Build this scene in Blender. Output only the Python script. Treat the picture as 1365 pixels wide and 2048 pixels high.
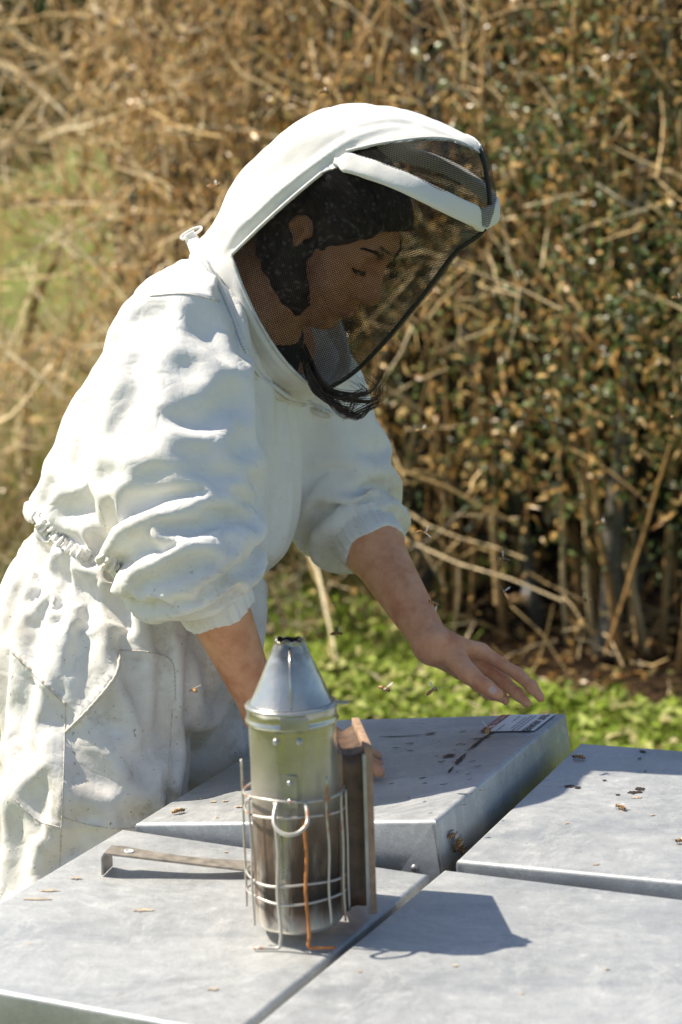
import bpy, bmesh, math, random
import numpy as np
from mathutils import Vector, Matrix
from mathutils.bvhtree import BVHTree

for o in list(bpy.data.objects):
    bpy.data.objects.remove(o)
SC = bpy.context.scene
COL = SC.collection
RNG = np.random.default_rng(7)
random.seed(7)
R = math.radians

# ------------------------------------------------------------------ camera
CAM = np.array([0.0, 0.0, 1.65])
PITCH, ROLL, FPX = 0.169, -0.03, 4836.0        # focal length in pixels of the 1365 x 2048 photograph
FW = np.array([0, math.cos(PITCH), -math.sin(PITCH)])
_u = np.array([0, math.sin(PITCH), math.cos(PITCH)])
_r = np.array([1.0, 0, 0])
RI = _r*math.cos(ROLL) + _u*math.sin(ROLL)
UP = _u*math.cos(ROLL) - _r*math.sin(ROLL)
cd = bpy.data.cameras.new('camera')
cam = bpy.data.objects.new('camera', cd)
COL.objects.link(cam)
cam.matrix_world = Matrix(((RI[0], UP[0], -FW[0], CAM[0]), (RI[1], UP[1], -FW[1], CAM[1]),
                           (RI[2], UP[2], -FW[2], CAM[2]), (0, 0, 0, 1)))
cd.sensor_fit = 'VERTICAL'
cd.sensor_height = 36.0
cd.lens = 36.0*FPX/2048
cd.clip_start, cd.clip_end = 0.05, 2000
cd.dof.use_dof = True
cd.dof.focus_distance = 3.2
cd.dof.aperture_fstop = 5.0
cd.dof.aperture_blades = 0
SC.camera = cam

# ------------------------------------------------------------------ sky, sun, exposure
SUN_EL, SUN_AZ = R(53), R(-17)                 # sun on the left, a little beyond the beekeeper
SUN = np.array([-math.cos(SUN_EL)*math.cos(SUN_AZ), -math.cos(SUN_EL)*math.sin(SUN_AZ), math.sin(SUN_EL)])
w = bpy.data.worlds.new('World')
SC.world = w
w.use_nodes = True
nt = w.node_tree
sky = nt.nodes.new('ShaderNodeTexSky')
sky.sky_type = 'NISHITA'
sky.sun_disc = False
sky.sun_elevation = SUN_EL
sky.sun_rotation = math.atan2(SUN[0], SUN[1])
bg = nt.nodes['Background']
bg.inputs['Strength'].default_value = 0.095
nt.links.new(sky.outputs[0], bg.inputs[0])
sl = bpy.data.lights.new('sun', 'SUN')
sl.energy = 5.0
sl.angle = R(0.53)
sl.color = (1.0, 0.91, 0.76)
so = bpy.data.objects.new('sun', sl)
COL.objects.link(so)
so.location = (-5, -2, 8)
so.rotation_euler = Vector(-SUN).to_track_quat('-Z', 'Y').to_euler()
SC.view_settings.view_transform = 'Standard'
SC.view_settings.look = 'None'
SC.view_settings.exposure = 0.66
SC.view_settings.gamma = 1.0
SC.view_settings.use_curve_mapping = False
SC.cycles.use_denoising = True
SC.cycles.max_bounces = 6
SC.cycles.transparent_max_bounces = 24
SC.cycles.sample_clamp_indirect = 6.0


def at(u, v, d):
    """world point seen at photo pixel (u, v) at depth d metres along the view axis"""
    return CAM + d*(FW + RI*((u-682.5)/FPX) + UP*((1024-v)/FPX))


def on_plane(u, v, p0, n):
    dr = at(u, v, 1.0) - CAM
    t = ((p0-CAM) @ n)/(dr @ n)
    return CAM + dr*t


# ------------------------------------------------------------------ object helpers
def wloc(o):
    p = np.array(o.location)
    while o.parent:
        o = o.parent
        p = p + np.array(o.location)
    return p


def empty(name, loc, label, cat, group=None):
    o = bpy.data.objects.new(name, None)
    COL.objects.link(o)
    o.location = tuple(loc)
    o.empty_display_size = 0.05
    tag(o, label, cat, group)
    return o


def tag(o, label=None, cat=None, group=None, kind=None):
    if label: o['label'] = label
    if cat: o['category'] = cat
    if group: o['group'] = group
    if kind: o['kind'] = kind
    return o


def mesh_np(name, V, F, smooth=True):
    V = np.asarray(V, np.float32)
    me = bpy.data.meshes.new(name)
    if isinstance(F, np.ndarray):
        n, k = F.shape
        flat = F.astype(np.int32).ravel()
        ls = np.arange(0, n*k, k, dtype=np.int32)
        lt = np.full(n, k, np.int32)
    else:
        lt = np.array([len(f) for f in F], np.int32)
        flat = np.array([i for f in F for i in f], np.int32)
        ls = np.concatenate([[0], np.cumsum(lt)[:-1]]).astype(np.int32)
    me.vertices.add(len(V))
    me.vertices.foreach_set('co', V.ravel())
    me.loops.add(len(flat))
    me.loops.foreach_set('vertex_index', flat)
    me.polygons.add(len(lt))
    me.polygons.foreach_set('loop_start', ls)
    me.polygons.foreach_set('loop_total', lt)
    me.update(calc_edges=True)
    me.validate()
    me.polygons.foreach_set('use_smooth', np.full(len(me.polygons), smooth, bool))
    me.update()
    return me


def obj(name, V, F, mat, parent=None, origin=None, smooth=True, kind=None, label=None):
    """world-space vertices; the object's origin goes to `origin` (or its parent's origin)"""
    V = np.asarray(V, float)
    base = wloc(parent) if parent else np.zeros(3)
    loc = np.zeros(3) if origin is None else np.asarray(origin, float)-base
    me = mesh_np(name, V-(base+loc), F, smooth)
    me.materials.append(getattr(mat, 'm', mat))
    o = bpy.data.objects.new(name, me)
    COL.objects.link(o)
    o.location = tuple(loc)
    if parent: o.parent = parent
    if kind: o['kind'] = kind
    if label: o['label'] = label
    return o


class MB:
    """collects simple shapes into one mesh"""
    def __init__(s):
        s.V, s.F = [], []

    def add(s, V, F):
        k = len(s.V)
        s.V += [tuple(p) for p in V]
        s.F += [tuple(int(i)+k for i in f) for f in F]
        return s

    def box(s, c, ax, ay, az, bev=0.0):
        """box centred at c with half-axis vectors"""
        c, ax, ay, az = (np.asarray(q, float) for q in (c, ax, ay, az))
        if bev <= 0:
            V = [c+i*ax+j*ay+k*az for k in (-1, 1) for j in (-1, 1) for i in (-1, 1)]
            F = [(0, 2, 3, 1), (4, 5, 7, 6), (0, 1, 5, 4), (2, 6, 7, 3), (0, 4, 6, 2), (1, 3, 7, 5)]
            return s.add(V, F)
        bm = bmesh.new()
        vs = [bm.verts.new(c+i*ax+j*ay+k*az) for k in (-1, 1) for j in (-1, 1) for i in (-1, 1)]
        for f in [(0, 2, 3, 1), (4, 5, 7, 6), (0, 1, 5, 4), (2, 6, 7, 3), (0, 4, 6, 2), (1, 3, 7, 5)]:
            bm.faces.new([vs[i] for i in f])
        bmesh.ops.bevel(bm, geom=list(bm.edges), offset=bev, segments=2, affect='EDGES', profile=0.6)
        bm.verts.index_update()
        s.add([v.co[:] for v in bm.verts], [[v.index for v in f.verts] for f in bm.faces])
        bm.free()
        return s

    def tube(s, pts, r, n=8, cap=True, closed=False):
        V, F = tube(pts, r, n, cap, closed)
        return s.add(V, F)

    def lathe(s, c, axis, prof, n=40, ref=None):
        """profile [(radius, height)] turned round axis through c"""
        c = np.asarray(c, float)
        a = np.asarray(axis, float); a /= np.linalg.norm(a)
        e = np.array([1.0, 0, 0]) if ref is None else np.asarray(ref, float)
        e = e-a*(e@a); e /= np.linalg.norm(e)
        b = np.cross(a, e)
        V, F = [], []
        for r, h in prof:
            for i in range(n):
                t = 2*math.pi*i/n
                V.append(c+a*h+r*(e*math.cos(t)+b*math.sin(t)))
        for j in range(len(prof)-1):
            for i in range(n):
                F.append((j*n+i, j*n+(i+1) % n, (j+1)*n+(i+1) % n, (j+1)*n+i))
        return s.add(V, F)

    def build(s, name, mat, parent=None, **k):
        return obj(name, np.array(s.V), s.F, mat, parent, **k)


def tube(pts, r, n=8, cap=True, closed=False):
    P = np.asarray(pts, float)
    m = len(P)
    r = np.full(m, r) if np.isscalar(r) else np.asarray(r, float)
    if closed:
        T = np.roll(P, -1, 0)-np.roll(P, 1, 0)
    else:
        T = np.gradient(P, axis=0)
    T /= np.linalg.norm(T, axis=1)[:, None]+1e-12
    e = np.array([0, 0, 1.0]) if abs(T[0, 2]) < 0.9 else np.array([1.0, 0, 0])
    V, F = [], []
    for i in range(m):
        e = e-T[i]*(e@T[i]); e /= np.linalg.norm(e)+1e-12
        b = np.cross(T[i], e)
        for k in range(n):
            a = 2*math.pi*k/n
            V.append(P[i]+r[i]*(e*math.cos(a)+b*math.sin(a)))
    for i in range(m if closed else m-1):
        j = (i+1) % m
        for k in range(n):
            F.append((i*n+k, i*n+(k+1) % n, j*n+(k+1) % n, j*n+k))
    if cap and not closed:
        F.append(tuple(range(n-1, -1, -1)))
        F.append(tuple((m-1)*n+k for k in range(n)))
    return V, F


def spline(pts, n):
    """Catmull-Rom through pts, n samples"""
    P = np.asarray(pts, float)
    if len(P) == 2:
        return P[0]+(P[1]-P[0])*np.linspace(0, 1, n)[:, None]
    Q = np.vstack([2*P[0]-P[1], P, 2*P[-1]-P[-2]])
    t = np.linspace(0, len(P)-1-1e-9, n)
    i = t.astype(int); f = (t-i)[:, None]
    p0, p1, p2, p3 = Q[i], Q[i+1], Q[i+2], Q[i+3]
    return 0.5*(2*p1+(p2-p0)*f+(2*p0-5*p1+4*p2-p3)*f**2+(3*p1-p0-3*p2+p3)*f**3)


# ------------------------------------------------------------------ material helpers
class M:
    def __init__(s, name):
        s.m = bpy.data.materials.new(name)
        s.m.use_nodes = True
        s.t = s.m.node_tree
        s.b = s.t.nodes['Principled BSDF']
        s.out = s.t.nodes['Material Output']
        s._tc = None

    def n(s, typ, **k):
        nd = s.t.nodes.new(typ)
        for a, v in k.items(): setattr(nd, a, v)
        return nd

    def l(s, a, b): s.t.links.new(a, b)

    def set(s, **k):
        for a, v in k.items():
            s.b.inputs[a.replace('_', ' ')].default_value = v
        return s

    def co(s, scale=(1, 1, 1), kind='Object'):
        if s._tc is None: s._tc = s.n('ShaderNodeTexCoord')
        mp = s.n('ShaderNodeMapping')
        mp.inputs['Scale'].default_value = scale
        s.l(s._tc.outputs[kind], mp.inputs[0])
        return mp.outputs[0]

    def noise(s, sc, det=4, rough=0.55, vec=None, dist=0.0):
        nd = s.n('ShaderNodeTexNoise')
        nd.inputs['Scale'].default_value = sc
        nd.inputs['Detail'].default_value = det
        nd.inputs['Roughness'].default_value = rough
        nd.inputs['Distortion'].default_value = dist
        s.l(vec if vec is not None else s.co(), nd.inputs['Vector'])
        return nd.outputs['Fac']

    def ramp(s, fac, stops):
        nd = s.n('ShaderNodeValToRGB')
        el = nd.color_ramp.elements
        while len(el) < len(stops): el.new(0.5)
        for e, (p, c) in zip(el, stops):
            e.position = p
            e.color = (c, c, c, 1) if np.isscalar(c) else (*c, 1)
        s.l(fac, nd.inputs[0])
        return nd.outputs[0]

    def mix(s, fac, a, b, blend='MIX'):
        nd = s.n('ShaderNodeMix', data_type='RGBA', blend_type=blend)
        for sk, v in ((nd.inputs[0], fac), (nd.inputs[6], a), (nd.inputs[7], b)):
            if hasattr(v, 'is_output'): s.l(v, sk)
            elif np.isscalar(v): sk.default_value = v if sk.type == 'VALUE' else (v, v, v, 1)
            else: sk.default_value = (*v, 1)
        return nd.outputs[2]

    def math(s, op, a, b=0.0, c=None):
        nd = s.n('ShaderNodeMath', operation=op)
        for sk, v in zip(nd.inputs, (a, b, c)):
            if v is None: continue
            if hasattr(v, 'is_output'): s.l(v, sk)
            else: sk.default_value = v
        return nd.outputs[0]

    def rgb(s, c): s.b.inputs['Base Color'].default_value = (*c, 1); return s
    def col(s, sock): s.l(sock, s.b.inputs['Base Color']); return s
    def rough(s, sock): s.l(sock, s.b.inputs['Roughness']); return s

    def bump(s, h, strength=0.3, dist=0.002, prev=None):
        nd = s.n('ShaderNodeBump')
        nd.inputs['Strength'].default_value = strength
        nd.inputs['Distance'].default_value = dist
        s.l(h, nd.inputs['Height'])
        if prev is not None: s.l(prev, nd.inputs['Normal'])
        s.l(nd.outputs[0], s.b.inputs['Normal'])
        return nd.outputs[0]


def plain(name, c, rough=0.6, metal=0.0, spec=0.5, var=0.25, sc=40, bump=0.0):
    m = M(name)
    f = m.noise(sc, 5)
    c = np.array(c)
    m.col(m.ramp(f, [(0.3, tuple(c*(1-var))), (0.7, tuple(np.clip(c*(1+var), 0, 1)))]))
    m.set(Roughness=rough, Metallic=metal, Specular_IOR_Level=spec)
    if bump: m.bump(f, bump, 0.002)
    return m


def leafmat(name, stops, rough=0.5, trans=0.25, spec=0.4):
    """each leaf (mesh island) takes its own colour from the ramp; thin, a little light comes through"""
    m = M(name)
    g = m.n('ShaderNodeNewGeometry')
    c = m.ramp(g.outputs['Random Per Island'], stops)
    f = m.noise(9, 3)
    c = m.mix(1.0, c, m.ramp(f, [(0.25, 0.7), (0.75, 1.15)]), 'MULTIPLY')
    m.col(c).set(Roughness=rough, Specular_IOR_Level=spec)
    if trans:
        tr = m.n('ShaderNodeBsdfTranslucent')
        m.l(c, tr.inputs[0])
        mx = m.n('ShaderNodeMixShader')
        mx.inputs[0].default_value = trans
        m.l(m.b.outputs[0], mx.inputs[1]); m.l(tr.outputs[0], mx.inputs[2])
        m.l(mx.outputs[0], m.out.inputs[0])
    return m

# ================================================================== THE SETTING
def nrm(a):
    return a/(np.linalg.norm(a, axis=-1, keepdims=True)+1e-12)


# ---- ground
m = M('meadow')
f1, f2, f3 = m.noise(0.7, 5), m.noise(9, 5), m.noise(60, 4)
c = m.ramp(f2, [(0.3, (0.09, 0.14, 0.02)), (0.5, (0.20, 0.26, 0.045)), (0.72, (0.32, 0.28, 0.10))])
c = m.mix(m.ramp(f1, [(0.4, 0.0), (0.65, 0.7)]), c, (0.14, 0.11, 0.05))
c = m.mix(m.ramp(f3, [(0.3, 0.5), (0.7, 0.0)]), c, (0.03, 0.025, 0.012))
m.col(c).set(Roughness=0.95, Specular_IOR_Level=0.1)
m.bump(f2, 0.8, 0.03)
MEADOW = m.m
xs = np.unique(np.concatenate([np.linspace(-400, -8, 12), np.linspace(-8, 8, 65), np.linspace(8, 400, 12)]))
ys = np.unique(np.concatenate([np.linspace(-60, -2, 8), np.linspace(-2, 16, 73), np.linspace(16, 900, 16)]))
XX, YY = np.meshgrid(xs, ys, indexing='ij')


def gz(x, y):
    near = np.clip(1-np.abs(y-6)/14, 0, 1)*np.clip(1-np.abs(x)/10, 0, 1)
    return near*(0.03*np.sin(1.7*x+0.6*y)+0.025*np.sin(2.9*y-1.1*x+1)) - 0.03


V = np.stack([XX, YY, gz(XX, YY)], -1).reshape(-1, 3)
a, b = len(xs), len(ys)
I = np.arange(a*b).reshape(a, b)
F = np.stack([I[:-1, :-1], I[1:, :-1], I[1:, 1:], I[:-1, 1:]], -1).reshape(-1, 4)
tag(obj('ground', V, F, MEADOW), kind='structure')

def skew(V):
    """the hedge runs from far left to near right: its face looks towards the sun"""
    V = np.array(V, float)
    V[:, 1] -= 0.80*(V[:, 0]-0.75)*np.where(V[:, 0] > 0.75, .45, 1)
    return V


# dark leaf-litter soil under the hedge, a thin sheet a little above the meadow
m = M('leaf_litter')
f1, f2 = m.noise(35, 5), m.noise(6, 4)
c = m.ramp(f1, [(0.3, (0.012, 0.008, 0.005)), (0.55, (0.045, 0.027, 0.014)), (0.8, (0.12, 0.07, 0.035))])
m.col(c).set(Roughness=0.95, Specular_IOR_Level=0.1)
m.bump(f1, 1.0, 0.02)
xs = np.linspace(-1.2, 5.0, 60); ys = np.linspace(6.5, 9.6, 30)
XX, YY = np.meshgrid(xs, ys, indexing='ij')
YY = YY + (YY < 6.52)*0.12*np.sin(XX*5)
V = skew(np.stack([XX, YY, gz(XX, YY)+0.012+0.01*np.sin(XX*13)*np.sin(YY*11)], -1).reshape(-1, 3))
a, b = len(xs), len(ys)
I = np.arange(a*b).reshape(a, b)
F = np.stack([I[:-1, :-1], I[1:, :-1], I[1:, 1:], I[:-1, 1:]], -1).reshape(-1, 4)
tag(obj('soil', V, F, m.m), kind='structure')


# ---- foliage generators (all vectorised)
def leaves_np(P, D, L, W, rng, fold=0.25, curl=0.2, face=None, jit=0.7):
    """leaf = 6 vertices, 4 triangles, folded along the midrib and curled; P base, D direction, L length, W width"""
    n = len(P)
    D = nrm(D)
    r = rng.normal(size=(n, 3))
    r = nrm(r) if face is None else nrm(nrm(np.asarray(face, float))+r*jit)   # leaves turn their faces to the light
    S = nrm(np.cross(D, r))
    N = np.cross(S, D)
    L = np.broadcast_to(L, (n,))[:, None]; W = np.broadcast_to(W, (n,))[:, None]
    mid = P+D*L*0.5-N*W*curl*0.3
    tip = P+D*L-N*L*curl
    l1 = P+D*L*0.42+S*W*0.5+N*W*fold
    r1 = P+D*L*0.42-S*W*0.5+N*W*fold
    V = np.stack([P, l1, mid, r1, tip], 1).reshape(-1, 3)
    k = np.arange(n)[:, None]*5
    F = np.concatenate([k+np.array([[0, 2, 1]]), k+np.array([[0, 3, 2]]),
                        k+np.array([[1, 2, 4]]), k+np.array([[2, 3, 4]])], 0)
    return V, F


def twigs_np(P, D, L, rad, rng, K=5, wob=0.12, droop=0.0, taper=0.35):
    n = len(P)
    D = nrm(D)
    L = np.broadcast_to(L, (n,)); rad = np.broadcast_to(rad, (n,))
    pts = np.empty((n, K, 3)); pts[:, 0] = P
    d = D.copy()
    for i in range(1, K):
        d = nrm(d+rng.normal(size=(n, 3))*wob+np.array([0, 0, -droop/K]))
        pts[:, i] = pts[:, i-1]+d*(L/(K-1))[:, None]
    T = nrm(np.gradient(pts, axis=1))
    ref = nrm(rng.normal(size=(n, 1, 3)))
    E = nrm(np.cross(T, np.broadcast_to(ref, T.shape)))
    B = np.cross(T, E)
    rr = rad[:, None]*np.linspace(1, taper, K)[None, :]
    ang = np.arange(3)*2*np.pi/3
    V = pts[:, :, None, :]+rr[:, :, None, None]*(E[:, :, None, :]*np.cos(ang)[None, None, :, None]+B[:, :, None, :]*np.sin(ang)[None, None, :, None])
    V = V.reshape(-1, 3)
    base = (np.arange(n)*K*3)[:, None, None]+(np.arange(K-1)*3)[None, :, None]
    q = []
    for k in range(3):
        k2 = (k+1) % 3
        q.append(np.stack([base+k, base+k2, base+3+k2, base+3+k], -1).reshape(-1, 4))
    return V, np.concatenate(q, 0), pts


TWIG_TAN = leafmat('dry_twig', [(0, (0.34, 0.21, 0.085)), (0.4, (0.62, 0.44, 0.20)), (0.8, (0.78, 0.62, 0.38)), (1, (0.82, 0.71, 0.50))], 0.6, 0.0, 0.2)
TWIG_BRN = leafmat('brown_twig', [(0, (0.12, 0.065, 0.026)), (0.5, (0.32, 0.185, 0.07)), (1, (0.56, 0.37, 0.17))], 0.8, 0.0, 0.2)
LEAF_DRY = leafmat('dry_leaf', [(0, (0.26, 0.12, 0.03)), (0.4, (0.58, 0.34, 0.10)), (0.8, (0.76, 0.52, 0.21)), (1, (0.40, 0.36, 0.11))], 0.3, 0.3, 0.4)
LEAF_DARK = leafmat('evergreen_leaf_painted_shade', [(0, (0.012, 0.018, 0.007)), (0.6, (0.03, 0.035, 0.014)), (1, (0.07, 0.045, 0.02))], 0.6, 0.1, 0.2)  # shade inside the hedge put into the leaf colour
LEAF_GRN = leafmat('hedge_leaf', [(0, (0.035, 0.06, 0.016)), (0.5, (0.08, 0.125, 0.03)), (0.86, (0.20, 0.25, 0.07)), (0.95, (0.40, 0.24, 0.07)), (1, (0.52, 0.32, 0.10))], 0.34, 0.25, 0.5)
GRASS = leafmat('grass_blade', [(0, (0.09, 0.15, 0.012)), (0.5, (0.22, 0.31, 0.03)), (0.8, (0.38, 0.43, 0.08)), (1, (0.62, 0.50, 0.24))], 0.55, 0.35, 0.15)
WEED = leafmat('weed_leaf', [(0, (0.13, 0.20, 0.02)), (0.5, (0.32, 0.41, 0.06)), (0.8, (0.52, 0.57, 0.17)), (1, (0.66, 0.56, 0.30))], 0.55, 0.35, 0.15)
BARK = plain('grey_bark', (0.13, 0.115, 0.09), 0.9, var=0.45, sc=30, bump=0.8).m


def stem(parent, pts, r0, r1, name='stem', mat=BARK, sk=True):
    P = spline(skew(pts) if sk else pts, 14)
    P = P+RNG.normal(size=P.shape)*0.006
    V, F = tube(P, np.linspace(r0, r1, 14)*(1+0.12*RNG.normal(size=14)), 9)
    return obj(name, V, F, mat, parent)


def fill(n, x, y, z):
    """n random points in a box, x/y/z = (lo, hi)"""
    return np.stack([RNG.uniform(*x, n), RNG.uniform(*y, n), RNG.uniform(*z, n)], -1)


def part(parent, name, VF, mat, sk=True):
    return obj(name, skew(VF[0]) if sk else VF[0], VF[1], mat, parent, kind='stuff', smooth=False)


# ---- bare twiggy bush on the left: pale dry branches that criss-cross, meadow seen between them
bush = empty('bare_bush', skew([(-1.3, 7.8, 0)])[0], 'bare dry bush of pale criss-crossing twigs on the left behind the beekeeper', 'bush')
for p in ([(-1.9, 7.9, 0), (-1.75, 7.8, .7), (-1.4, 7.6, 1.5), (-1.3, 7.5, 2.4)], [(-1.3, 8.2, 0), (-1.2, 8.0, .8), (-.9, 7.8, 1.5), (-1.0, 7.7, 2.4)],
          [(-.7, 8.0, 0), (-.65, 7.9, .9), (-.45, 7.7, 1.7), (-.5, 7.6, 2.5)], [(-2.6, 8.0, 0), (-2.5, 7.9, .9), (-2.2, 7.8, 1.7), (-2.3, 7.7, 2.5)]):
    stem(bush, p, 0.016, 0.008, mat=TWIG_BRN)
n = 620
P = fill(n, (-2.9, 0.1), (6.7, 7.8), (0.45, 2.3))
P[:, 1] += 0.70*(P[:, 2]-1.2)
D = nrm(RNG.normal(size=(n, 3))*np.array([0.9, 0.5, 0.8])+np.array([0.35, 0, -0.35]))
V1, F1, pts = twigs_np(P, D, RNG.uniform(0.3, 0.9, n), RNG.uniform(0.003, 0.009, n), RNG, K=6, wob=0.13, droop=0.25, taper=0.5)
part(bush, 'branches', (V1, F1), TWIG_TAN)
n2 = 4200
q = pts[RNG.integers(0, n, n2), RNG.integers(0, 6, n2)]
q[:, 2] += RNG.normal(size=n2)*0.06
V1, F1, p2 = twigs_np(q, RNG.normal(size=(n2, 3))+np.array([0, 0, -0.2]), RNG.uniform(0.08, 0.32, n2), RNG.uniform(0.0014, 0.0036, n2), RNG, K=4, wob=0.2)
part(bush, 'twigs', (V1, F1), TWIG_TAN)
n3 = 5200
q = p2[RNG.integers(0, n2, n3), RNG.integers(0, 4, n3)]+RNG.normal(size=(n3, 3))*0.05
V1, F1 = leaves_np(q, RNG.normal(size=(n3, 3))+np.array([0, 0, -0.4]), RNG.uniform(0.02, 0.042, n3), RNG.uniform(0.009, 0.02, n3), RNG, face=(-.45, -.5, .7))
part(bush, 'leaves', (V1, F1), LEAF_DRY)

# ---- dry cane thicket in the middle
mid = empty('cane_thicket', skew([(0.2, 7.6, 0)])[0], 'thicket of brown dry canes and dead leaves behind the hood and arm', 'thicket')
for p in ([(-.25, 7.5, 0), (-.2, 7.4, .9), (-.25, 7.3, 1.7), (-.1, 7.2, 2.6)], [(.28, 7.4, 0), (.22, 7.3, .8), (.3, 7.2, 1.6), (.2, 7.1, 2.6)],
          [(.62, 7.5, 0), (.5, 7.3, .7), (.42, 7.15, 1.1), (.3, 7.0, 1.7)]):
    stem(mid, p, 0.026, 0.012)
n = 420
P = fill(n, (-0.75, 1.0), (6.8, 8.2), (0.0, 1.9))
D = nrm(RNG.normal(size=(n, 3))*np.array([0.35, 0.3, 0.2])+np.array([0, 0.25, 1]))
V1, F1, pts = twigs_np(P, D, RNG.uniform(0.5, 1.3, n), RNG.uniform(0.003, 0.008, n), RNG, K=6, wob=0.1, taper=0.5)
part(mid, 'canes', (V1, F1), TWIG_BRN)
n2 = 1500
P2 = fill(n2, (-0.8, 1.05), (6.55, 7.6), (0.95, 2.5))
P2[:, 1] += 0.42*(P2[:, 2]-1.2)
V1, F1, p2 = twigs_np(P2, RNG.normal(size=(n2, 3))+np.array([0, 0, 0.15]), RNG.uniform(0.08, 0.35, n2), RNG.uniform(0.0016, 0.0045, n2), RNG, K=4, wob=0.18)
part(mid, 'twigs', (V1, F1), TWIG_TAN)
n3 = 9000
ci = fill(330, (-0.8, 1.05), (6.5, 7.05), (0.45, 2.5))
ci[:, 1] += 0.42*(ci[:, 2]-1.2)
q = ci[RNG.integers(0, len(ci), n3)]+RNG.normal(size=(n3, 3))*np.array([.075, .05, .075])
k = RNG.random(n3) < (0.3+0.7*(q[:, 2]-0.45)/2.1)*(1-.35*np.clip(q[:, 0], 0, 1))
q = q[k]; n3 = len(q)
V1, F1 = leaves_np(q, RNG.normal(size=(n3, 3))+np.array([0, 0, -0.7]), RNG.uniform(0.02, 0.05, n3), RNG.uniform(0.008, 0.019, n3), RNG, face=(-.45, -.5, .7))
part(mid, 'leaves', (V1, F1), LEAF_DRY)
n3 = 9000
q = fill(n3, (-0.8, 1.05), (7.25, 8.5), (0.3, 2.5))
q[:, 1] += 0.42*(q[:, 2]-1.2)
V1, F1 = leaves_np(q, RNG.normal(size=(n3, 3))+np.array([0, 0, -0.7]), RNG.uniform(0.04, 0.09, n3), RNG.uniform(0.02, 0.035, n3), RNG)
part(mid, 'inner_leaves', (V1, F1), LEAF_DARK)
n4 = 4200
q = fill(n4, (-0.4, 1.05), (6.5, 7.2), (0.3, 2.3))
q = q[RNG.random(n4) < .25+.75*np.clip(q[:, 0]+.1, 0, 1)]; n4 = len(q)
q[:, 1] += 0.42*np.clip(q[:, 2]-1.2, 0, 9)
V1, F1 = leaves_np(q, RNG.normal(size=(n4, 3))+np.array([0, 0, -0.3]), RNG.uniform(0.02, 0.035, n4), RNG.uniform(0.012, 0.02, n4), RNG, face=(-.45, -.5, .7))
part(mid, 'green_leaves', (V1, F1), LEAF_GRN)

for i in range(30):                                        # full-height canes growing from the ground
    x_, y_ = RNG.uniform(0.05, 1.3), RNG.uniform(6.75, 7.5)
    lean_ = RNG.normal(size=2)*.14
    stem(mid, [(x_, y_, 0), (x_+lean_[0]*.4+RNG.normal()*.03, y_+.1, .8), (x_+lean_[0]+RNG.normal()*.04, y_+.35, 1.6), (x_+lean_[0]*1.7, y_+.65, 2.4)], RNG.uniform(.006, .012), .005, 'cane', TWIG_TAN if i % 2 and x_ > .5 else TWIG_BRN)

# ---- evergreen hedge shrub on the right, overhanging a dark hollow with grey trunks
hed = empty('evergreen_shrub', skew([(1.2, 7.6, 0)])[0], 'evergreen shrub with small glossy leaves over a dark hollow at right', 'shrub')
for p, r0, r1 in (([(.775, 7.0, 0), (.80, 7.02, .3), (.83, 7.05, .62), (.88, 7.15, 1.1), (1.0, 7.3, 1.9)], .036, .02),
                  ([(.62, 7.35, 0), (.55, 7.3, .35), (.48, 7.25, .62), (.40, 7.2, .95)], .022, .014),
                  ([(1.25, 7.3, 0), (1.2, 7.35, .7), (1.3, 7.3, 1.5), (1.2, 7.3, 2.3)], .03, .016),
                  ([(.93, 7.7, 0), (.98, 7.6, .8), (.9, 7.5, 1.8)], .022, .012),
                  ([(1.8, 7.4, 0), (1.7, 7.4, .7), (1.85, 7.3, 1.5), (1.9, 7.3, 2.3)], .03, .016)):
    stem(hed, p, r0, r1, 'trunk')
n2 = 1200
P2 = fill(n2, (0.45, 2.7), (6.6, 8.2), (0.65, 2.5))
P2[:, 1] += 0.32*np.clip(P2[:, 2]-1.0, 0, 9)
V1, F1, p2 = twigs_np(P2, RNG.normal(size=(n2, 3))*np.array([1, .7, 1])+np.array([0, 0, 0.25]), RNG.uniform(0.12, 0.5, n2), RNG.uniform(0.0016, 0.0045, n2), RNG, K=5, wob=0.15)
part(hed, 'twigs', (V1, F1), TWIG_BRN)
n3 = 26000
ci = fill(300, (0.45, 2.7), (6.5, 7.05), (0.55, 2.5))
ci[:, 1] += 0.32*np.clip(ci[:, 2]-1.0, 0, 9)
q = ci[RNG.integers(0, len(ci), n3)]+RNG.normal(size=(n3, 3))*np.array([.065, .05, .055])
k = RNG.random(n3) < 0.5
front = 6.45+0.36*np.clip((1.0-q[:, 2])/0.6, 0, 1)
q = q[(q[:, 1] > front) & (q[:, 2] > 0.42) & k]
n3 = len(q)
V1, F1 = leaves_np(q, RNG.normal(size=(n3, 3))+np.array([0, -0.2, 0.1]), RNG.uniform(0.018, 0.034, n3), RNG.uniform(0.012, 0.02, n3), RNG, 0.18, face=(-.45, -.5, .7))
part(hed, 'leaves', (V1, F1), LEAF_GRN)
n3 = 12000
q = fill(n3, (0.6, 2.9), (7.2, 8.4), (0.55, 2.5))
q[:, 1] += 0.32*np.clip(q[:, 2]-1.0, 0, 9)
V1, F1 = leaves_np(q, RNG.normal(size=(n3, 3)), RNG.uniform(0.04, 0.08, n3), RNG.uniform(0.025, 0.04, n3), RNG, 0.18)
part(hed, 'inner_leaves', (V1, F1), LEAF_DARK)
n4 = 3000
q = fill(n4, (0.6, 2.7), (6.55, 7.3), (0.55, 2.5))
q[:, 1] += 0.32*np.clip(q[:, 2]-1.0, 0, 9)
V1, F1 = leaves_np(q, RNG.normal(size=(n4, 3))+np.array([0, 0, -0.6]), RNG.uniform(0.02, 0.05, n4), RNG.uniform(0.01, 0.02, n4), RNG, face=(-.45, -.5, .7))
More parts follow.
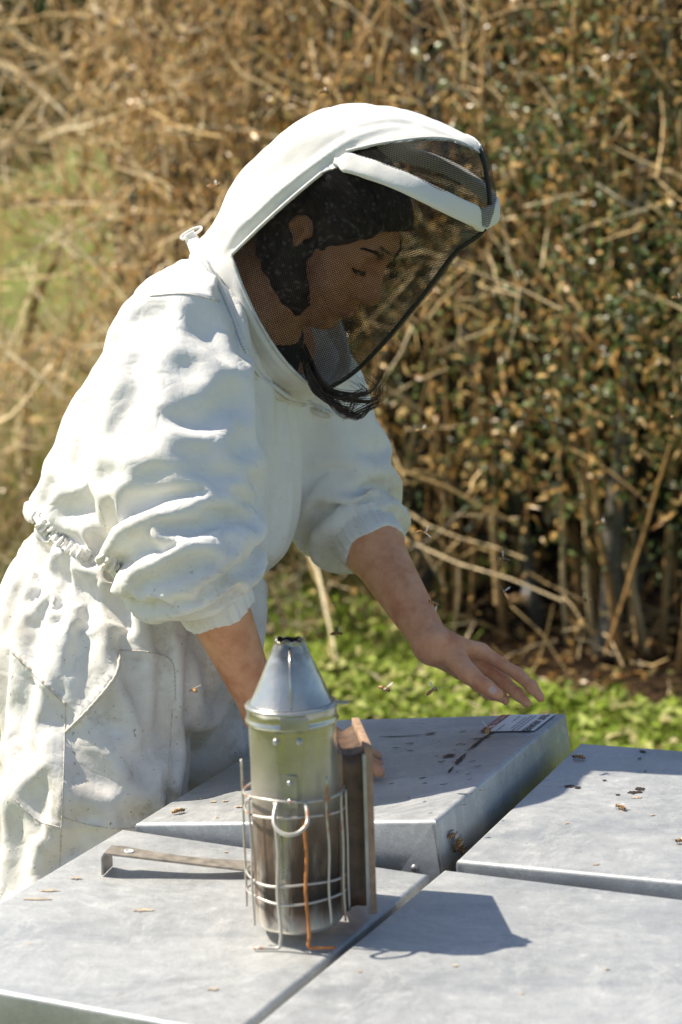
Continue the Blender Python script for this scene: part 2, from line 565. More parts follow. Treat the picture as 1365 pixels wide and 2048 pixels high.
part(hed, 'dead_leaves', (V1, F1), LEAF_DRY)

# ---- dense dark bushes further back close the view behind the thicket and the shrub
for i, (x0, x1, lab) in enumerate(((-0.9, 1.0, 'dense dark bush filling the gaps behind the cane thicket'), (0.8, 3.2, 'dense dark bush filling the gaps behind the evergreen shrub'))):
    bk = empty('back_bush', skew([((x0+x1)/2, 9.2, 0)])[0], lab, 'bush', 'dark bushes behind the hedge')
    stem(bk, [((x0+x1)/2, 9.2, 0), ((x0+x1)/2+.1, 9.1, 1.2), ((x0+x1)/2, 9.2, 2.6)], .05, .02, 'trunk')
    n = 9000
    q = fill(n, (x0, x1), (8.5, 10.0), (0.0, 2.8))
    V1, F1 = leaves_np(q, RNG.normal(size=(n, 3)), RNG.uniform(0.06, 0.12, n), RNG.uniform(0.04, 0.07, n), RNG)
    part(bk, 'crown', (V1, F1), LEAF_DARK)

# ---- far trees beyond the meadow on the left
for i, (x, y, hgt, lab) in enumerate(((-6.6, 46, 6.5, 'dark distant tree seen through bare twigs at far left'), (-3.4, 52, 5.6, 'smaller distant tree seen through bare twigs beside the hood'),
                                       (-12.5, 50, 6.2, 'distant tree beyond the meadow outside the left edge'))):
    tr = empty('distant_tree', (x, y, 0), lab, 'tree', 'trees beyond the meadow')
    stem(tr, [(x, y, 0), (x+.2, y, hgt*.4), (x, y, hgt*.8)], .25, .08, 'trunk', sk=False)
    n = 5000
    dr = nrm(RNG.normal(size=(n, 3)))*np.cbrt(RNG.random(n))[:, None]
    q = np.array([x, y, hgt*0.52])+dr*np.array([hgt*.42, hgt*.42, hgt*.47])
    V1, F1 = leaves_np(q, RNG.normal(size=(n, 3)), RNG.uniform(0.25, 0.5, n), RNG.uniform(0.15, 0.3, n), RNG)
    part(tr, 'crown', (V1, F1), LEAF_GRN, False)

# ---- grass, weeds and litter (nobody could count them)
def blades(n, x, y, h, wd, lean=0.6):
    P = fill(n, x, y, (0, 0)); P[:, 2] = gz(P[:, 0], P[:, 1])-0.005
    return leaves_np(P, RNG.normal(size=(n, 3))*lean+np.array([0, 0, 1]), RNG.uniform(*h, n), RNG.uniform(*wd, n), RNG, 0.1, 0.25, face=(-1, -.4, .5))


def stuff(name, parts, mat, label, cat):
    V = np.concatenate([p[0] for p in parts]); k = 0; F = []
    for p in parts:
        F.append(p[1]+k); k += len(p[0])
    return tag(obj(name, V, np.concatenate(F), mat, smooth=False), label, cat, kind='stuff')


stuff('grass', [blades(30000, (-2.6, 2.2), (3.6, 6.5), (0.04, 0.14), (0.004, 0.009)), blades(26000, (-3.4, 0.3), (6.5, 16), (0.06, 0.22), (0.006, 0.014)),
                blades(9000, (-1.6, 1.6), (1.2, 3.6), (0.04, 0.12), (0.004, 0.009))],
      GRASS, 'short green grass growing between hives and hedge', 'grass')
n = 21000
P = skew(fill(n, (-1.0, 2.2), (4.6, 6.42), (0, 0))); P[:, 2] = gz(P[:, 0], P[:, 1])+RNG.uniform(0.02, 0.10, n)
w1 = leaves_np(P, RNG.normal(size=(n, 3))*np.array([1, 1, .35]), RNG.uniform(0.03, 0.065, n), RNG.uniform(0.018, 0.04, n), RNG, face=(-.2, -.2, 1), jit=.35)
n = 500
P = skew(fill(n, (-0.7, 0.2), (6.3, 6.9), (0, 0))); P[:, 2] = gz(P[:, 0], P[:, 1])+RNG.uniform(0.02, 0.22, n)
w2 = leaves_np(P, RNG.normal(size=(n, 3))+np.array([0, -0.3, 0.5]), RNG.uniform(0.025, 0.05, n), RNG.uniform(0.015, 0.03, n), RNG)
stuff('weeds', [w1, w2], WEED, 'bright green broad-leaved weeds along the foot of hedge', 'weeds')
n = 9000
P = fill(n, (-3.6, 0.2), (7.2, 17), (0, 0)); P[:, 2] = gz(P[:, 0], P[:, 1])
V1, F1, _p = twigs_np(P, RNG.normal(size=(n, 3))*np.array([.8, .8, .35])+np.array([.2, 0, .75]), RNG.uniform(0.15, 0.6, n), RNG.uniform(0.0015, 0.004, n), RNG, K=4, wob=0.2, droop=.3)
stuff('dry_stalks', [(V1, F1)], TWIG_TAN, 'dead straw stalks standing in the meadow at left', 'straw')
n = 1300
P = fill(n, (-3.2, 2.0), (5.2, 12), (0, 0)); P = P[(P[:, 0] < -0.1) | (P[:, 1] < 7.2)]
n = len(P); P[:, 2] = gz(P[:, 0], P[:, 1])+RNG.uniform(0.0, 0.12, n)
V1, F1, _p = twigs_np(P, RNG.normal(size=(n, 3))*np.array([1, 1, .35])+np.array([0, 0, .15]), RNG.uniform(0.08, 0.3, n), RNG.uniform(0.0015, 0.004, n), RNG, K=4, wob=0.2)
stuff('fallen_twigs', [(V1, F1)], TWIG_TAN, 'fallen dry twigs and straw lying in the grass', 'twigs')
n = 3000
P = skew(fill(n, (-1.2, 2.8), (6.2, 8.6), (0, 0))); P[:, 2] = gz(P[:, 0], P[:, 1])+RNG.uniform(0.012, 0.03, n)
stuff('fallen_leaves', [leaves_np(P, RNG.normal(size=(n, 3))*np.array([1, 1, .2]), RNG.uniform(0.025, 0.05, n), RNG.uniform(0.012, 0.025, n), RNG)], LEAF_DRY,
      'fallen brown leaves on the bare soil under hedge', 'leaves')

# ================================================================== THE HIVES
m = M('galvanised_steel')
f1 = m.noise(5, 5, 0.6)
vor = m.n('ShaderNodeTexVoronoi'); vor.inputs['Scale'].default_value = 130
m.l(m.co(), vor.inputs['Vector'])
f3, f4 = m.noise(38, 5, 0.65), m.noise(420, 2)
c = m.ramp(f1, [(0.25, (0.36, 0.378, 0.385)), (0.5, (0.46, 0.475, 0.477)), (0.75, (0.56, 0.57, 0.565))])
c = m.mix(m.ramp(vor.outputs['Distance'], [(0.1, 0.0), (0.6, 0.22)]), c, (0.62, 0.63, 0.64))
c = m.mix(m.ramp(f3, [(0.62, 0.0), (0.76, 0.6)]), c, (0.70, 0.70, 0.68))
c = m.mix(m.ramp(m.noise(2.6, 6, 0.7, m.co((1, 3, 1)), 0.6), [(0.48, 0.0), (0.60, 0.5)]), c, (0.33, 0.35, 0.375))
c = m.mix(m.ramp(m.noise(3.3, 7, 0.75, None, 1.2), [(0.50, 0.0), (0.53, 0.35), (0.56, 0.0)]), c, (0.72, 0.72, 0.70))
c = m.mix(m.ramp(m.noise(14, 4), [(0.73, 0.0), (0.78, 0.75)]), c, (0.34, 0.21, 0.10))
c = m.mix(m.ramp(f4, [(0.3, 0.25), (0.6, 0.0)]), c, (0.25, 0.26, 0.27))
for sv, k_ in (((1, .08, 1), .16), ((.09, 1, 1), .14)):      # fine scratches
    if k_: c = m.mix(m.ramp(m.noise(420, 2, .5, m.co(sv), .3), [(0.62, 0.0), (0.68, k_)]), c, (0.70, 0.71, 0.71))
c = m.mix(m.ramp(m.noise(24, 6, 0.8, None, .5), [(0.60, 0.0), (0.66, 0.4)]), c, (0.28, 0.27, 0.25))
m.col(c).set(Metallic=0.6, Specular_IOR_Level=0.5)
m.rough(m.ramp(f3, [(0.3, 0.46), (0.7, 0.66)]))
b1 = m.bump(f4, 0.25, 0.0006)
m.bump(f1, 0.35, 0.006, b1)
GALV = m.m
PROP = plain('propolis_stain', (0.035, 0.022, 0.014), 0.55, var=0.5, sc=200).m
RUST = plain('wax_and_rust_spot', (0.42, 0.35, 0.26), 0.6, var=0.4, sc=300).m
WOOD = plain('weathered_hive_wood', (0.42, 0.37, 0.29), 0.85, var=0.25, sc=25, bump=0.4).m
STEEL = plain('rivet_steel', (0.4, 0.4, 0.4), 0.4, 0.8, var=0.2).m


def lid_axes(x, y, yaw, z, tx, ty, k):
    c, s = math.cos(yaw), math.sin(yaw)
    o = CAM+np.array([x, y, z])*k
    ex, ey = np.array([c, s, tx]), np.array([-s, c, ty])
    return o, ex, ey


LIDS = {}


def hive(key, prm, W, L, k, H, label, blabel):
    """a folded galvanised lid: top sheet with rolled edges, four skirts, folded corner flaps with rivets"""
    o, ex, ey = lid_axes(*prm, k)
    W, L = W*k, L*k
    n = nrm(np.cross(ex, ey))
    base = o-n*H
    lid = empty('hive_cover', base, label, 'hive lid', 'galvanised hive lids')
    P = lambda a, b, h=0.0: o+ex*a+ey*b+n*h
    # top sheet: a shallow dished grid with a rounded rim
    r = 0.005
    nu, nv = 30, 36
    V, F = [], []
    for i in range(nu+1):
        for j in range(nv+1):
            a, b = r+(W-2*r)*i/nu, r+(L-2*r)*j/nv
            dish = 0.0007*math.sin(a*17+key*2)*math.sin(b*13+key)+0.0004*math.sin(a*39+b*23+key)
            edge = min(i, nu-i, j, nv-j)
            V.append(P(a, b, dish*min(edge/3, 1)))
    for i in range(nu):
        for j in range(nv):
            q = i*(nv+1)+j
            F.append((q, q+nv+1, q+nv+2, q+1))
    obj('top_sheet', V, F, GALV, lid)
    cs = [(0, 0), (W, 0), (W, L), (0, L)]
    ins = lambda c, d: (min(max(c[0], d), W-d), min(max(c[1], d), L-d))
    for s_ in range(4):
        c0, c1 = cs[s_], cs[(s_+1) % 4]
        prof = [(r, 0.0)]+[(r-r*math.sin(t), -r+r*math.cos(t)) for t in (0.4, 0.8, 1.2, math.pi/2)]+[(0, -H*.5), (0, -H), (0.0035, -H), (0.0035, -0.012)]
        V, F = [], []
        m_ = 24
        for i in range(m_+1):
            t = i/m_
            wav = 0.0012*math.sin(9*t+s_*2+key)+0.0008*math.sin(23*t+key)
            for (d, h) in prof:
                e0, e1 = ins(c0, d), ins(c1, d)
                a, b = e0[0]+(e1[0]-e0[0])*t, e0[1]+(e1[1]-e0[1])*t
                q = P(a, b, h)
                out = nrm(np.cross(P(*c1)-P(*c0), n))
                V.append(q+out*wav*min(1, -h/H*1.5)*(1 if d < r*0.9 else 0.9))
        k_ = len(prof)
        for i in range(m_):
            for j in range(k_-1):
                F.append((i*k_+j, i*k_+j+1, (i+1)*k_+j+1, (i+1)*k_+j))
        obj('skirt', V, F, GALV, lid)
    # folded corner flaps on the front and back skirts (triangular laps, each with a rivet)
    for (ca, sa, side) in ((0, 1, 0), (W, -1, 0), (W, -1, 1), (0, 1, 1)):
        bb = -0.0016 if side == 0 else L+0.0016
        sg = -1 if side == 0 else 1
        tri = [(ca+sa*0.004, -0.004), (ca+sa*0.001, -H+0.001), (ca+sa*0.010, -H+0.001), (ca+sa*H*0.62, -H*0.74)]
        V = [P(a, bb, h) for a, h in tri]+[P(a, bb+sg*0.0016, h) for a, h in tri]
        F = [(0, 1, 2, 3), (7, 6, 5, 4), (0, 4, 5, 1), (1, 5, 6, 2), (2, 6, 7, 3), (3, 7, 4, 0)]
        fl = obj('corner_flap', V, F, GALV, lid, smooth=False)
        mb = MB()
        mb.lathe(P(ca+sa*H*.40, bb+sg*0.0016, -H*0.70), ey*sg, [(0.0048, 0), (0.0046, 0.0012), (0.003, 0.0026), (0.0002, 0.003)], 14)
        mb.build('rivet', STEEL, fl)
    # wooden hive box under it
    hz = base[2]
    bo = empty('hive_box', (*(o+ex*W/2+ey*L/2)[:2], 0), blabel, 'hive box', 'wooden hive boxes under the lids')
    e1, e2 = nrm(np.array([ex[0], ex[1], 0])), nrm(np.array([ey[0], ey[1], 0]))
    cc = np.array([*(o+ex*W/2+ey*L/2)[:2], 0])
    zt = min((P(a, b)[2] for a in (0, W) for b in (0, L)))-0.014
    zb = 0.12
    zs_ = [zb, zb+(zt-zb)*.5, zt]
    for q in range(2):
        z0, z1 = zs_[q]+0.002, zs_[q+1]-0.002
        hw, hl, t = W/2-0.008, L/2-0.008, 0.011
        bx = MB()
        for sx in (-1, 1):
            bx.box(cc+e1*sx*(hw-t)+[0, 0, (z0+z1)/2], e1*t, e2*(hl-2*t-.001), [0, 0, (z1-z0)/2], 0.002)
            bx.box(cc+e2*sx*(hl-t)+[0, 0, (z0+z1)/2], e1*hw, e2*t, [0, 0, (z1-z0)/2], 0.002)
        bx.build('box_walls', WOOD, bo)
    fl = MB().box(cc+[0, 0, zb-.012], e1*(W/2-.006), e2*(L/2+.02), [0, 0, .012], 0.002)
    fl.build('floor_board', WOOD, bo)
    for sx in (-1, 1):
        for sy in (-1, 1):
            MB().box(cc+e1*sx*(W/2-.05)+e2*sy*(L/2-.06)+[0, 0, .045], e1*.022, e2*.022, [0, 0, .052], 0.003).build('foot', WOOD, bo)
    LIDS[key] = (o, ex, ey, n, W, L, lid)
    return lid


hive(0, (-.516, 2.533, -.435, -.927, -.032, .015), .43, .525, 1.0, .085,
     'pale galvanised hive lid carrying the smoker and hive tool', 'wooden hive box under the lid that carries the smoker')
hive(1, (-.104, 2.339, -.424, -.927, -.015, .006), .43, .525, 1.0, .085,
     'galvanised hive lid in the lower right corner with smoker shadow', 'wooden hive box under the lid with the smoker shadow')
hive(2, (.125, 2.78, -.387, -.901, -.001, .014), .43, .525, 1.02, .085,
     'galvanised hive lid at right edge, half in shade, crawling bees on it', 'wooden hive box under the right-hand half-shaded lid')
hive(3, (-.266, 2.877, -.375, -.873, .093, -.015), .394, .549, 1.05, .085,
     'tilted galvanised hive lid with paper sticker under both hands', 'wooden hive box under the tilted lid with the sticker')


def lid_pt(key, u, v, h=0.0):
    o, ex, ey, n, W, L, lid = LIDS[key]
    return on_plane(u, v, o, n)+n*h


def blot(key, pts, mat, name='stain', h=0.0013, wid=None):
    """thin irregular crust on a lid; pts = photo outline centre line"""
    o, ex, ey, n, W, L, lid = LIDS[key]
    P = spline([lid_pt(key, u, v) for u, v in pts], 14)
    e1 = nrm(ex-n*(ex@n)); e2 = np.cross(n, e1)
    m_ = len(P)
    T = nrm(np.gradient(P, axis=0)); S = np.cross(n, T)
    wd = wid*np.sin(np.linspace(0.15, math.pi-0.15, m_))*(0.55+0.9*RNG.random(m_))
    V = np.concatenate([P+S*wd[:, None]+n*h*.9, P+n*(h+.0003), P-S*wd[:, None]*(0.5+RNG.random(m_)[:, None])+n*h*.9])
    F = [(i, i+1, m_+i+1, m_+i) for i in range(m_-1)]+[(m_+i, m_+i+1, 2*m_+i+1, 2*m_+i) for i in range(m_-1)]
    return obj(name, V, F, mat, lid)


# propolis streaks on the tilted lid (nearest the sticker), spots on the others
blot(3, [(1003, 1460), (975, 1472), (950, 1492), (935, 1502)], PROP, 'propolis_streak', wid=.0026)
blot(3, [(932, 1508), (920, 1520), (912, 1530)], PROP, 'propolis_streak', wid=.0034)
blot(3, [(908, 1534), (902, 1540), (896, 1548)], PROP, 'propolis_streak', wid=.002)
blot(3, [(984, 1474), (965, 1478), (940, 1480)], PROP, 'propolis_streak', wid=.003)
blot(3, [(760, 1475), (800, 1474), (850, 1471)], PROP, 'propolis_streak', wid=.0018)
blot(3, [(850, 1470), (862, 1468), (872, 1466)], PROP, 'propolis_streak', wid=.005)
blot(3, [(885, 1516), (900, 1512), (912, 1510)], PROP, 'propolis_streak', wid=.006)
for _ in range(30):
    u, v = RNG.uniform(760, 1000), RNG.uniform(1455, 1630)
    l = RNG.uniform(2, 9)
    blot(3, [(u, v), (u+l, v-1), (u+2*l, v-RNG.uniform(0, 3))], PROP, 'propolis_spot', wid=RNG.uniform(.0006, .0022))
for u, v, l, wd, mt in ((420, 1605, 12, .004, RUST), (445, 1604, 10, .003, RUST), (395, 1600, 8, .003, RUST), (470, 1615, 16, .005, RUST), (430, 1637, 8, .002, RUST)):
    blot(3, [(u, v), (u+l/2, v-1), (u+l, v)], mt, 'propolis_spot', wid=wd)
for u, v, l, wd, mt in ((265, 1822, 45, .007, RUST), (140, 1758, 25, .005, RUST), (412, 1980, 26, .005, RUST), (55, 1890, 10, .003, RUST), (448, 1706, 8, .003, RUST),
                        (45, 1800, 60, .006, RUST), (80, 1783, 40, .005, RUST)):
    blot(0, [(u, v), (u+l/2, v-1), (u+l, v)], mt, 'propolis_spot', wid=wd*.7)
for u, v, l, wd, mt in ((1128, 1574, 22, .005, PROP), (1148, 1577, 14, .004, PROP), (1255, 1587, 30, .007, PROP), (1262, 1597, 22, .004, RUST), (1232, 1592, 8, .003, PROP), (1282, 1505, 8, .006, PROP),
                        (1277, 1519, 6, .003, PROP), (1206, 1563, 6, .003, PROP), (1288, 1545, 6, .002, PROP), (1128, 1649, 10, .002, RUST), (1185, 1731, 14, .003, RUST), (1300, 1632, 10, .002, RUST),
                        (1270, 1580, 20, .008, PROP)):
    blot(2, [(u, v), (u+l/2, v-1), (u+l, v-2)], mt, 'propolis_spot', wid=wd)
for u, v, l in ((905, 1934, 12), (1040, 1990, 8), (715, 1945, 8), (1210, 1940, 8)):
    blot(1, [(u, v), (u+l/2, v-1), (u+l, v)], RUST, 'propolis_spot', wid=.003)

# paper sticker on the tilted lid, title towards the lid's right edge
o3, ex3, ey3, n3_, W3, L3, lid3 = LIDS[3]
PAPER = plain('sticker_paper', (0.72, 0.73, 0.74), 0.6, var=0.04, sc=60).m
RED = plain('sticker_red_band', (0.30, 0.045, 0.03), 0.55, var=0.1, sc=60).m
INK = plain('sticker_ink', (0.03, 0.03, 0.035), 0.6, var=0.1).m
ca, cb, cc_, cd_ = (lid_pt(3, u, v) for u, v in ((1069, 1464), (1112, 1430.5), (1022, 1434), (985, 1469)))
ax_t = nrm(ca-cb)                                # reading direction: from the far end to the near end
ax_d = nrm(np.cross(ax_t, n3_))                  # down the page: away from the right edge
if ax_d @ (cc_-cb) < 0: ax_d = -ax_d
TL = np.linalg.norm(ca-cb)
TW = 0.082
st = empty('sticker', cb, 'white paper sticker with red band on the far corner of the tilted lid', 'sticker')


def sheet(name, a0, a1, d0, d1, h, mat, parent):
    V = [cb+ax_t*a+ax_d*d+n3_*h for a, d in ((a0, d0), (a1, d0), (a1, d1), (a0, d1))]
    return obj(name, V, [(0, 1, 2, 3)] if np.cross(ax_t, ax_d) @ n3_ > 0 else [(3, 2, 1, 0)], mat, parent, smooth=False)


sheet('paper', 0, TL, 0, TW, .0022, PAPER, st)
sheet('red_band', 0, TL, TW*.84, TW, .0026, RED, st)


def text(name, body, size, a, d, mat, parent, h=.0030, bold=0.0):
    cu = bpy.data.curves.new(name, 'FONT')
    cu.body = body
    cu.size = size
    cu.offset = bold
    to = bpy.data.objects.new('tmp', cu)
    COL.objects.link(to)
    me = bpy.data.meshes.new_from_object(to.evaluated_get(bpy.context.evaluated_depsgraph_get()))
    bpy.data.objects.remove(to)
    X = np.array([v.co[:] for v in me.vertices])
    fs = [tuple(p.vertices) for p in me.polygons]
    V = [cb+ax_t*(a+x)+ax_d*(d-y)+n3_*h for x, y, z in X]
    return obj(name, V, fs, mat, parent, smooth=False)


text('title_lettering', 'TNT APIARIES', .0165, .006, .0175, INK, st, bold=.0004)
text('band_lettering', 'HIVES AND QUEENS', .0095, .01, TW*.955, PAPER, st)
for i, (d, a0, a1) in enumerate(((.026, .012, .10), (.032, .01, .105), (.038, .02, .09), (.050, .01, .045), (.056, .06, .10))):
    a = a0
    while a < a1:
        l = RNG.uniform(.004, .012)
        sheet('print_line', a, min(a+l, a1), d, d+.0016, .0027, INK, st)
        a += l+.0025

# ================================================================== THE SMOKER
m = M('smoker_tin')
z = m.co((1, 1, .12))
f1, f2, f3 = m.noise(38, 6, 0.65, z), m.noise(12, 5), m.noise(200, 3)
sep = m.n('ShaderNodeSeparateXYZ'); m.l(m.co(), sep.inputs[0])
hz = m.math('DIVIDE', sep.outputs[2], 0.34)
tar = m.math('MULTIPLY', m.ramp(hz, [(0.9, 0.0), (0.985, 1.0)]), m.ramp(m.noise(70, 4), [(0.35, 0.2), (0.6, 0.9)]))
c = m.ramp(f2, [(0.3, (0.42, 0.41, 0.36)), (0.6, (0.62, 0.61, 0.55)), (0.8, (0.72, 0.70, 0.63))])
burn = m.math('MULTIPLY', m.ramp(hz, [(0.04, 0.2), (0.12, 1.0), (0.40, 0.9), (0.55, 0.28), (0.75, 0.06), (0.95, 0.1)]), m.ramp(f1, [(0.34, 0.0), (0.50, 1.0)]))
c = m.mix(burn, c, (0.15, 0.085, 0.042))
soot = m.math('MULTIPLY', m.ramp(hz, [(0.05, 0.0), (0.16, 1.0), (0.35, 0.5), (0.6, 0.0)]), m.ramp(m.noise(22, 5, 0.6, m.co((1, 1, .45))), [(0.43, 0.0), (0.54, 1.0)]))
c = m.mix(soot, c, (0.03, 0.022, 0.016))
c = m.mix(tar, c, (0.09, 0.06, 0.035))
m.col(c)
m.l(m.ramp(m.math('ADD', burn, soot), [(0.0, 0.92), (0.6, 0.15)]), m.b.inputs['Metallic'])
m.rough(m.ramp(m.math('ADD', burn, soot), [(0.0, 0.22), (0.8, 0.6)]))
bb = m.bump(f2, 0.5, 0.006)
m.bump(f3, 0.15, 0.0008, bb)
TIN = m.m
m = M('cage_wire')
f = m.noise(55, 3, 0.5, m.co((1, 1, .5)))
rust = m.ramp(f, [(0.60, 0.0), (0.66, 1.0)])
m.col(m.mix(rust, (0.55, 0.52, 0.47), (0.42, 0.17, 0.06)))
m.l(m.ramp(rust, [(0, 0.7), (1, 0.0)]), m.b.inputs['Metallic'])
m.set(Roughness=0.45)
WIRE = m.m
RUSTW = plain('rusted_wire', (0.50, 0.19, 0.05), 0.75, var=0.35, sc=90).m
BORE_SHADE = plain('bore_shade_black', (0.012, 0.010, 0.009), 0.95, var=0.4, sc=200).m  # flat black that stands in for the shade inside the nozzle
BOARD = plain('bellows_board', (0.34, 0.22, 0.14), 0.7, var=0.3, sc=60, bump=0.3).m
LEATHER = plain('bellows_leather', (0.10, 0.058, 0.034), 0.5, var=0.55, sc=45, bump=0.6).m

sb = lid_pt(0, 599, 1866)
nl = np.array([0.0, 0, 1])
sm = empty('smoker', sb, 'dented tin bee smoker with wire cage and bellows on the lid', 'smoker')
z0 = .014                                        # barrel stands on the cage's feet
rr = .0492
n = 64
prof = [(0.001, z0), (rr-.003, z0), (rr, z0+.003), (rr+.0012, z0+.006), (rr, z0+.010), (rr, .05), (rr, .10), (rr, .15), (rr, .20), (rr, .252)]
mb = MB().lathe(sb, nl, [(r, h) for r, h in prof], n)
V = np.array(mb.V)
d = V-sb
ang = np.arctan2(d[:, 1], d[:, 0])
rad = np.hypot(d[:, 0], d[:, 1])
dent = 0.0011*np.sin(3*ang+14*d[:, 2])+0.0009*np.sin(7*ang-31*d[:, 2]+1)-0.003*np.exp(-((ang+0.5)/.35)**2-((d[:, 2]-.14)/.035)**2)
V[:, :2] += (d[:, :2]/(rad[:, None]+1e-9))*(dent*(rad > .03))[:, None]
barrel = obj('barrel', V, mb.F, TIN, sm)
# straight seam down the front of the barrel, a strap with clasp, and two rivets
FR = nrm(np.array([-.05, -1, 0])); RT = np.array([-FR[1], FR[0], 0])*-1
RT = np.cross(FR, nl)*-1


def on_barrel(a, h, r=rr):
    """point on the barrel's skin: angle a to the right of the side that faces the camera"""
    return sb+r*(FR*math.cos(a)+RT*math.sin(a))+nl*h


def strap(name, a, h0, h1, w0, w1, lift, mat, parent, t=.0016):
    V = []
    for h, w_ in ((h0, w0), (h1, w1)):
        for s_ in (-1, 1):
            p = on_barrel(a+s_*w_/2/rr, h, rr+lift)
            nn = nrm(p-sb-nl*h)
            V += [p, p+nn*t]
    F = [(0, 2, 3, 1), (4, 5, 7, 6), (1, 3, 7, 5), (0, 1, 5, 4), (2, 6, 7, 3), (0, 4, 6, 2)]
    return obj(name, V, F, mat, parent, smooth=False)


strap('seam_strip', -.02, .160, .247, .016, .032, .0012, TIN, barrel, .0012)
cl = strap('clasp', -.02, .164, .200, .0145, .0145, .0028, STEEL, barrel, .0022)
for a, h, r_ in ((-.02, .171, .0038), (-.02, .192, .0034)):
    p = on_barrel(a, h, rr+.0050)
    MB().lathe(p, FR, [(r_, 0), (r_*.9, .0015), (r_*.5, .0026), (.0002, .003)], 12).build('rivet', STEEL, cl)
for a in (-.30, -.02+.24):
    p = on_barrel(a, .238, rr+.001)
    MB().lathe(p, nrm(p-sb-nl*.238), [(.0042, 0), (.0038, .002), (.002, .0034), (.0002, .0038)], 12).build('rivet', STEEL, barrel)
# lid: two-bead band and a cone with a ragged nozzle
band = MB().lathe(sb, nl, [(rr+.0012, .2495), (rr+.0032, .2505), (rr+.0036, .2525), (rr+.0022, .2545), (rr+.0016, .257), (rr+.0018, .264), (rr+.0030, .2662), (rr+.0036, .2685), (rr+.002, .2705), (rr-.002, .2715)], n)
bd = band.build('lid_band', TIN, sm)
cone = MB()
prof = [(rr-.0015, .2718), (.0465, .2730), (.0385, .290), (.0305, .307), (.0235, .323), (.0165, .3375), (.0152, .3405), (.0162, .3422), (.0130, .3425)]
cone.lathe(sb, nl, prof, n)
V = np.array(cone.V); d = V-sb
ang = np.arctan2(d[:, 1], d[:, 0])
k = np.clip((d[:, 2]-.325)/.016, 0, 1)
V[:, 2] += k*(0.0016*np.sin(3*ang+.6)+0.0012*np.sin(7*ang+2))
V[:, :2] += nrm(d[:, :2])*(k*(0.0012*np.sin(5*ang)+.0008*np.sin(9*ang+1))+.0012*np.sin(2*ang+20*d[:, 2])*(1-k))[:, None]
lidc = obj('cone_lid', V, cone.F, TIN, sm)
MB().lathe(sb, nl, [(.0131, .3424), (.0124, .339), (.0145, .325), (.021, .305), (.0005, .298)], 32).build('nozzle_painted_shade', BORE_SHADE, lidc)  # nozzle's inside, its shade painted black
MB().tube([sb+nl*(.2735)+.0462*(FR*math.cos(.06)+RT*math.sin(.06)), sb+nl*.307+.0308*(FR*math.cos(.06)+RT*math.sin(.06)), sb+nl*.337+.0155*(FR*math.cos(.06)+RT*math.sin(.06))], .0011, 6).build('seam', TIN, lidc)
p = on_barrel(1.45, .2705, rr)
MB().box(p+RT*.006, RT*.009, FR*.006, nl*.0012+RT*.002, .0006).build('hinge_tab', TIN, lidc)
p = on_barrel(-.25, .2300, rr+.0028)
MB().box(on_barrel(.12, .2585, rr+.0030), RT*.016, FR*.0012, nl*.0075, .0005).build('clip_plate', STEEL, bd)
# cage: rings and uprights, each its own wire
cr = .0565
for h, a0, a1 in ((.171, -2.2, 2.0), (.152, -2.2, 2.0), (.074, -2.2, 2.0), (.054, -2.3, 2.1)):
    P = [on_barrel(a, h+.0015*math.sin(3*a+h*90), cr+.001*math.sin(5*a+h*50)) for a in np.linspace(a0, a1, 44)]
    MB().tube(P, .0014, 7).build('cage_ring', WIRE, sm)
for a, hb, ht, mt, foot in ((-1.62, .032, .205, WIRE, 0), (-.95, .022, .171, WIRE, 0), (-.30, .002, .171, WIRE, -1), (.24, .002, .152, RUSTW, 1), (.72, .022, .196, WIRE, 0), (1.15, .022, .172, WIRE, 0), (1.42, .03, .171, WIRE, 0), (-2.2, .02, .172, WIRE, 0), (2.1, .02, .172, WIRE, 0)):
    c2 = cr+.0026
    P = [on_barrel(a+.02*math.sin(h*70), h, c2) for h in np.linspace(ht, hb+.012 if foot else hb, 12)]
    if foot:
        b0 = on_barrel(a, hb, c2)
        P += [b0+nl*.008+FR*.001, b0+nl*.004+FR*.0015, b0+nl*.0012+RT*foot*.003+FR*.001, b0+nl*.0008+RT*foot*.012, b0+nl*.0008+RT*foot*.030]
        V_, F_ = tube(spline(P, 50), .0019, 8)
    else:
        P = spline(P, 24)
        V_, F_ = tube(P, .0014, 7)
    obj('cage_wire', V_, F_, mt, sm)
for s_ in (-1, 1):                               # hidden rear feet
    b0 = sb-FR*(cr-.006)+RT*s_*.02
    MB().tube([b0+nl*.012, b0+nl*.003, b0+nl*.0012+RT*s_*.02], .0014, 6).build('cage_wire', WIRE, sm)
# U-shaped hanging hook
P = [on_barrel(-.27, .171, cr+.002), on_barrel(-.27, .160, cr+.013), on_barrel(-.23, .151, cr+.021), on_barrel(-.12, .1445, cr+.026), on_barrel(0, .1425, cr+.028), on_barrel(.12, .1445, cr+.026),
     on_barrel(.23, .151, cr+.021), on_barrel(.27, .160, cr+.013), on_barrel(.27, .171, cr+.002)]
MB().tube(spline(P, 40), .0024, 8).build('hanging_hook', WIRE, sm)
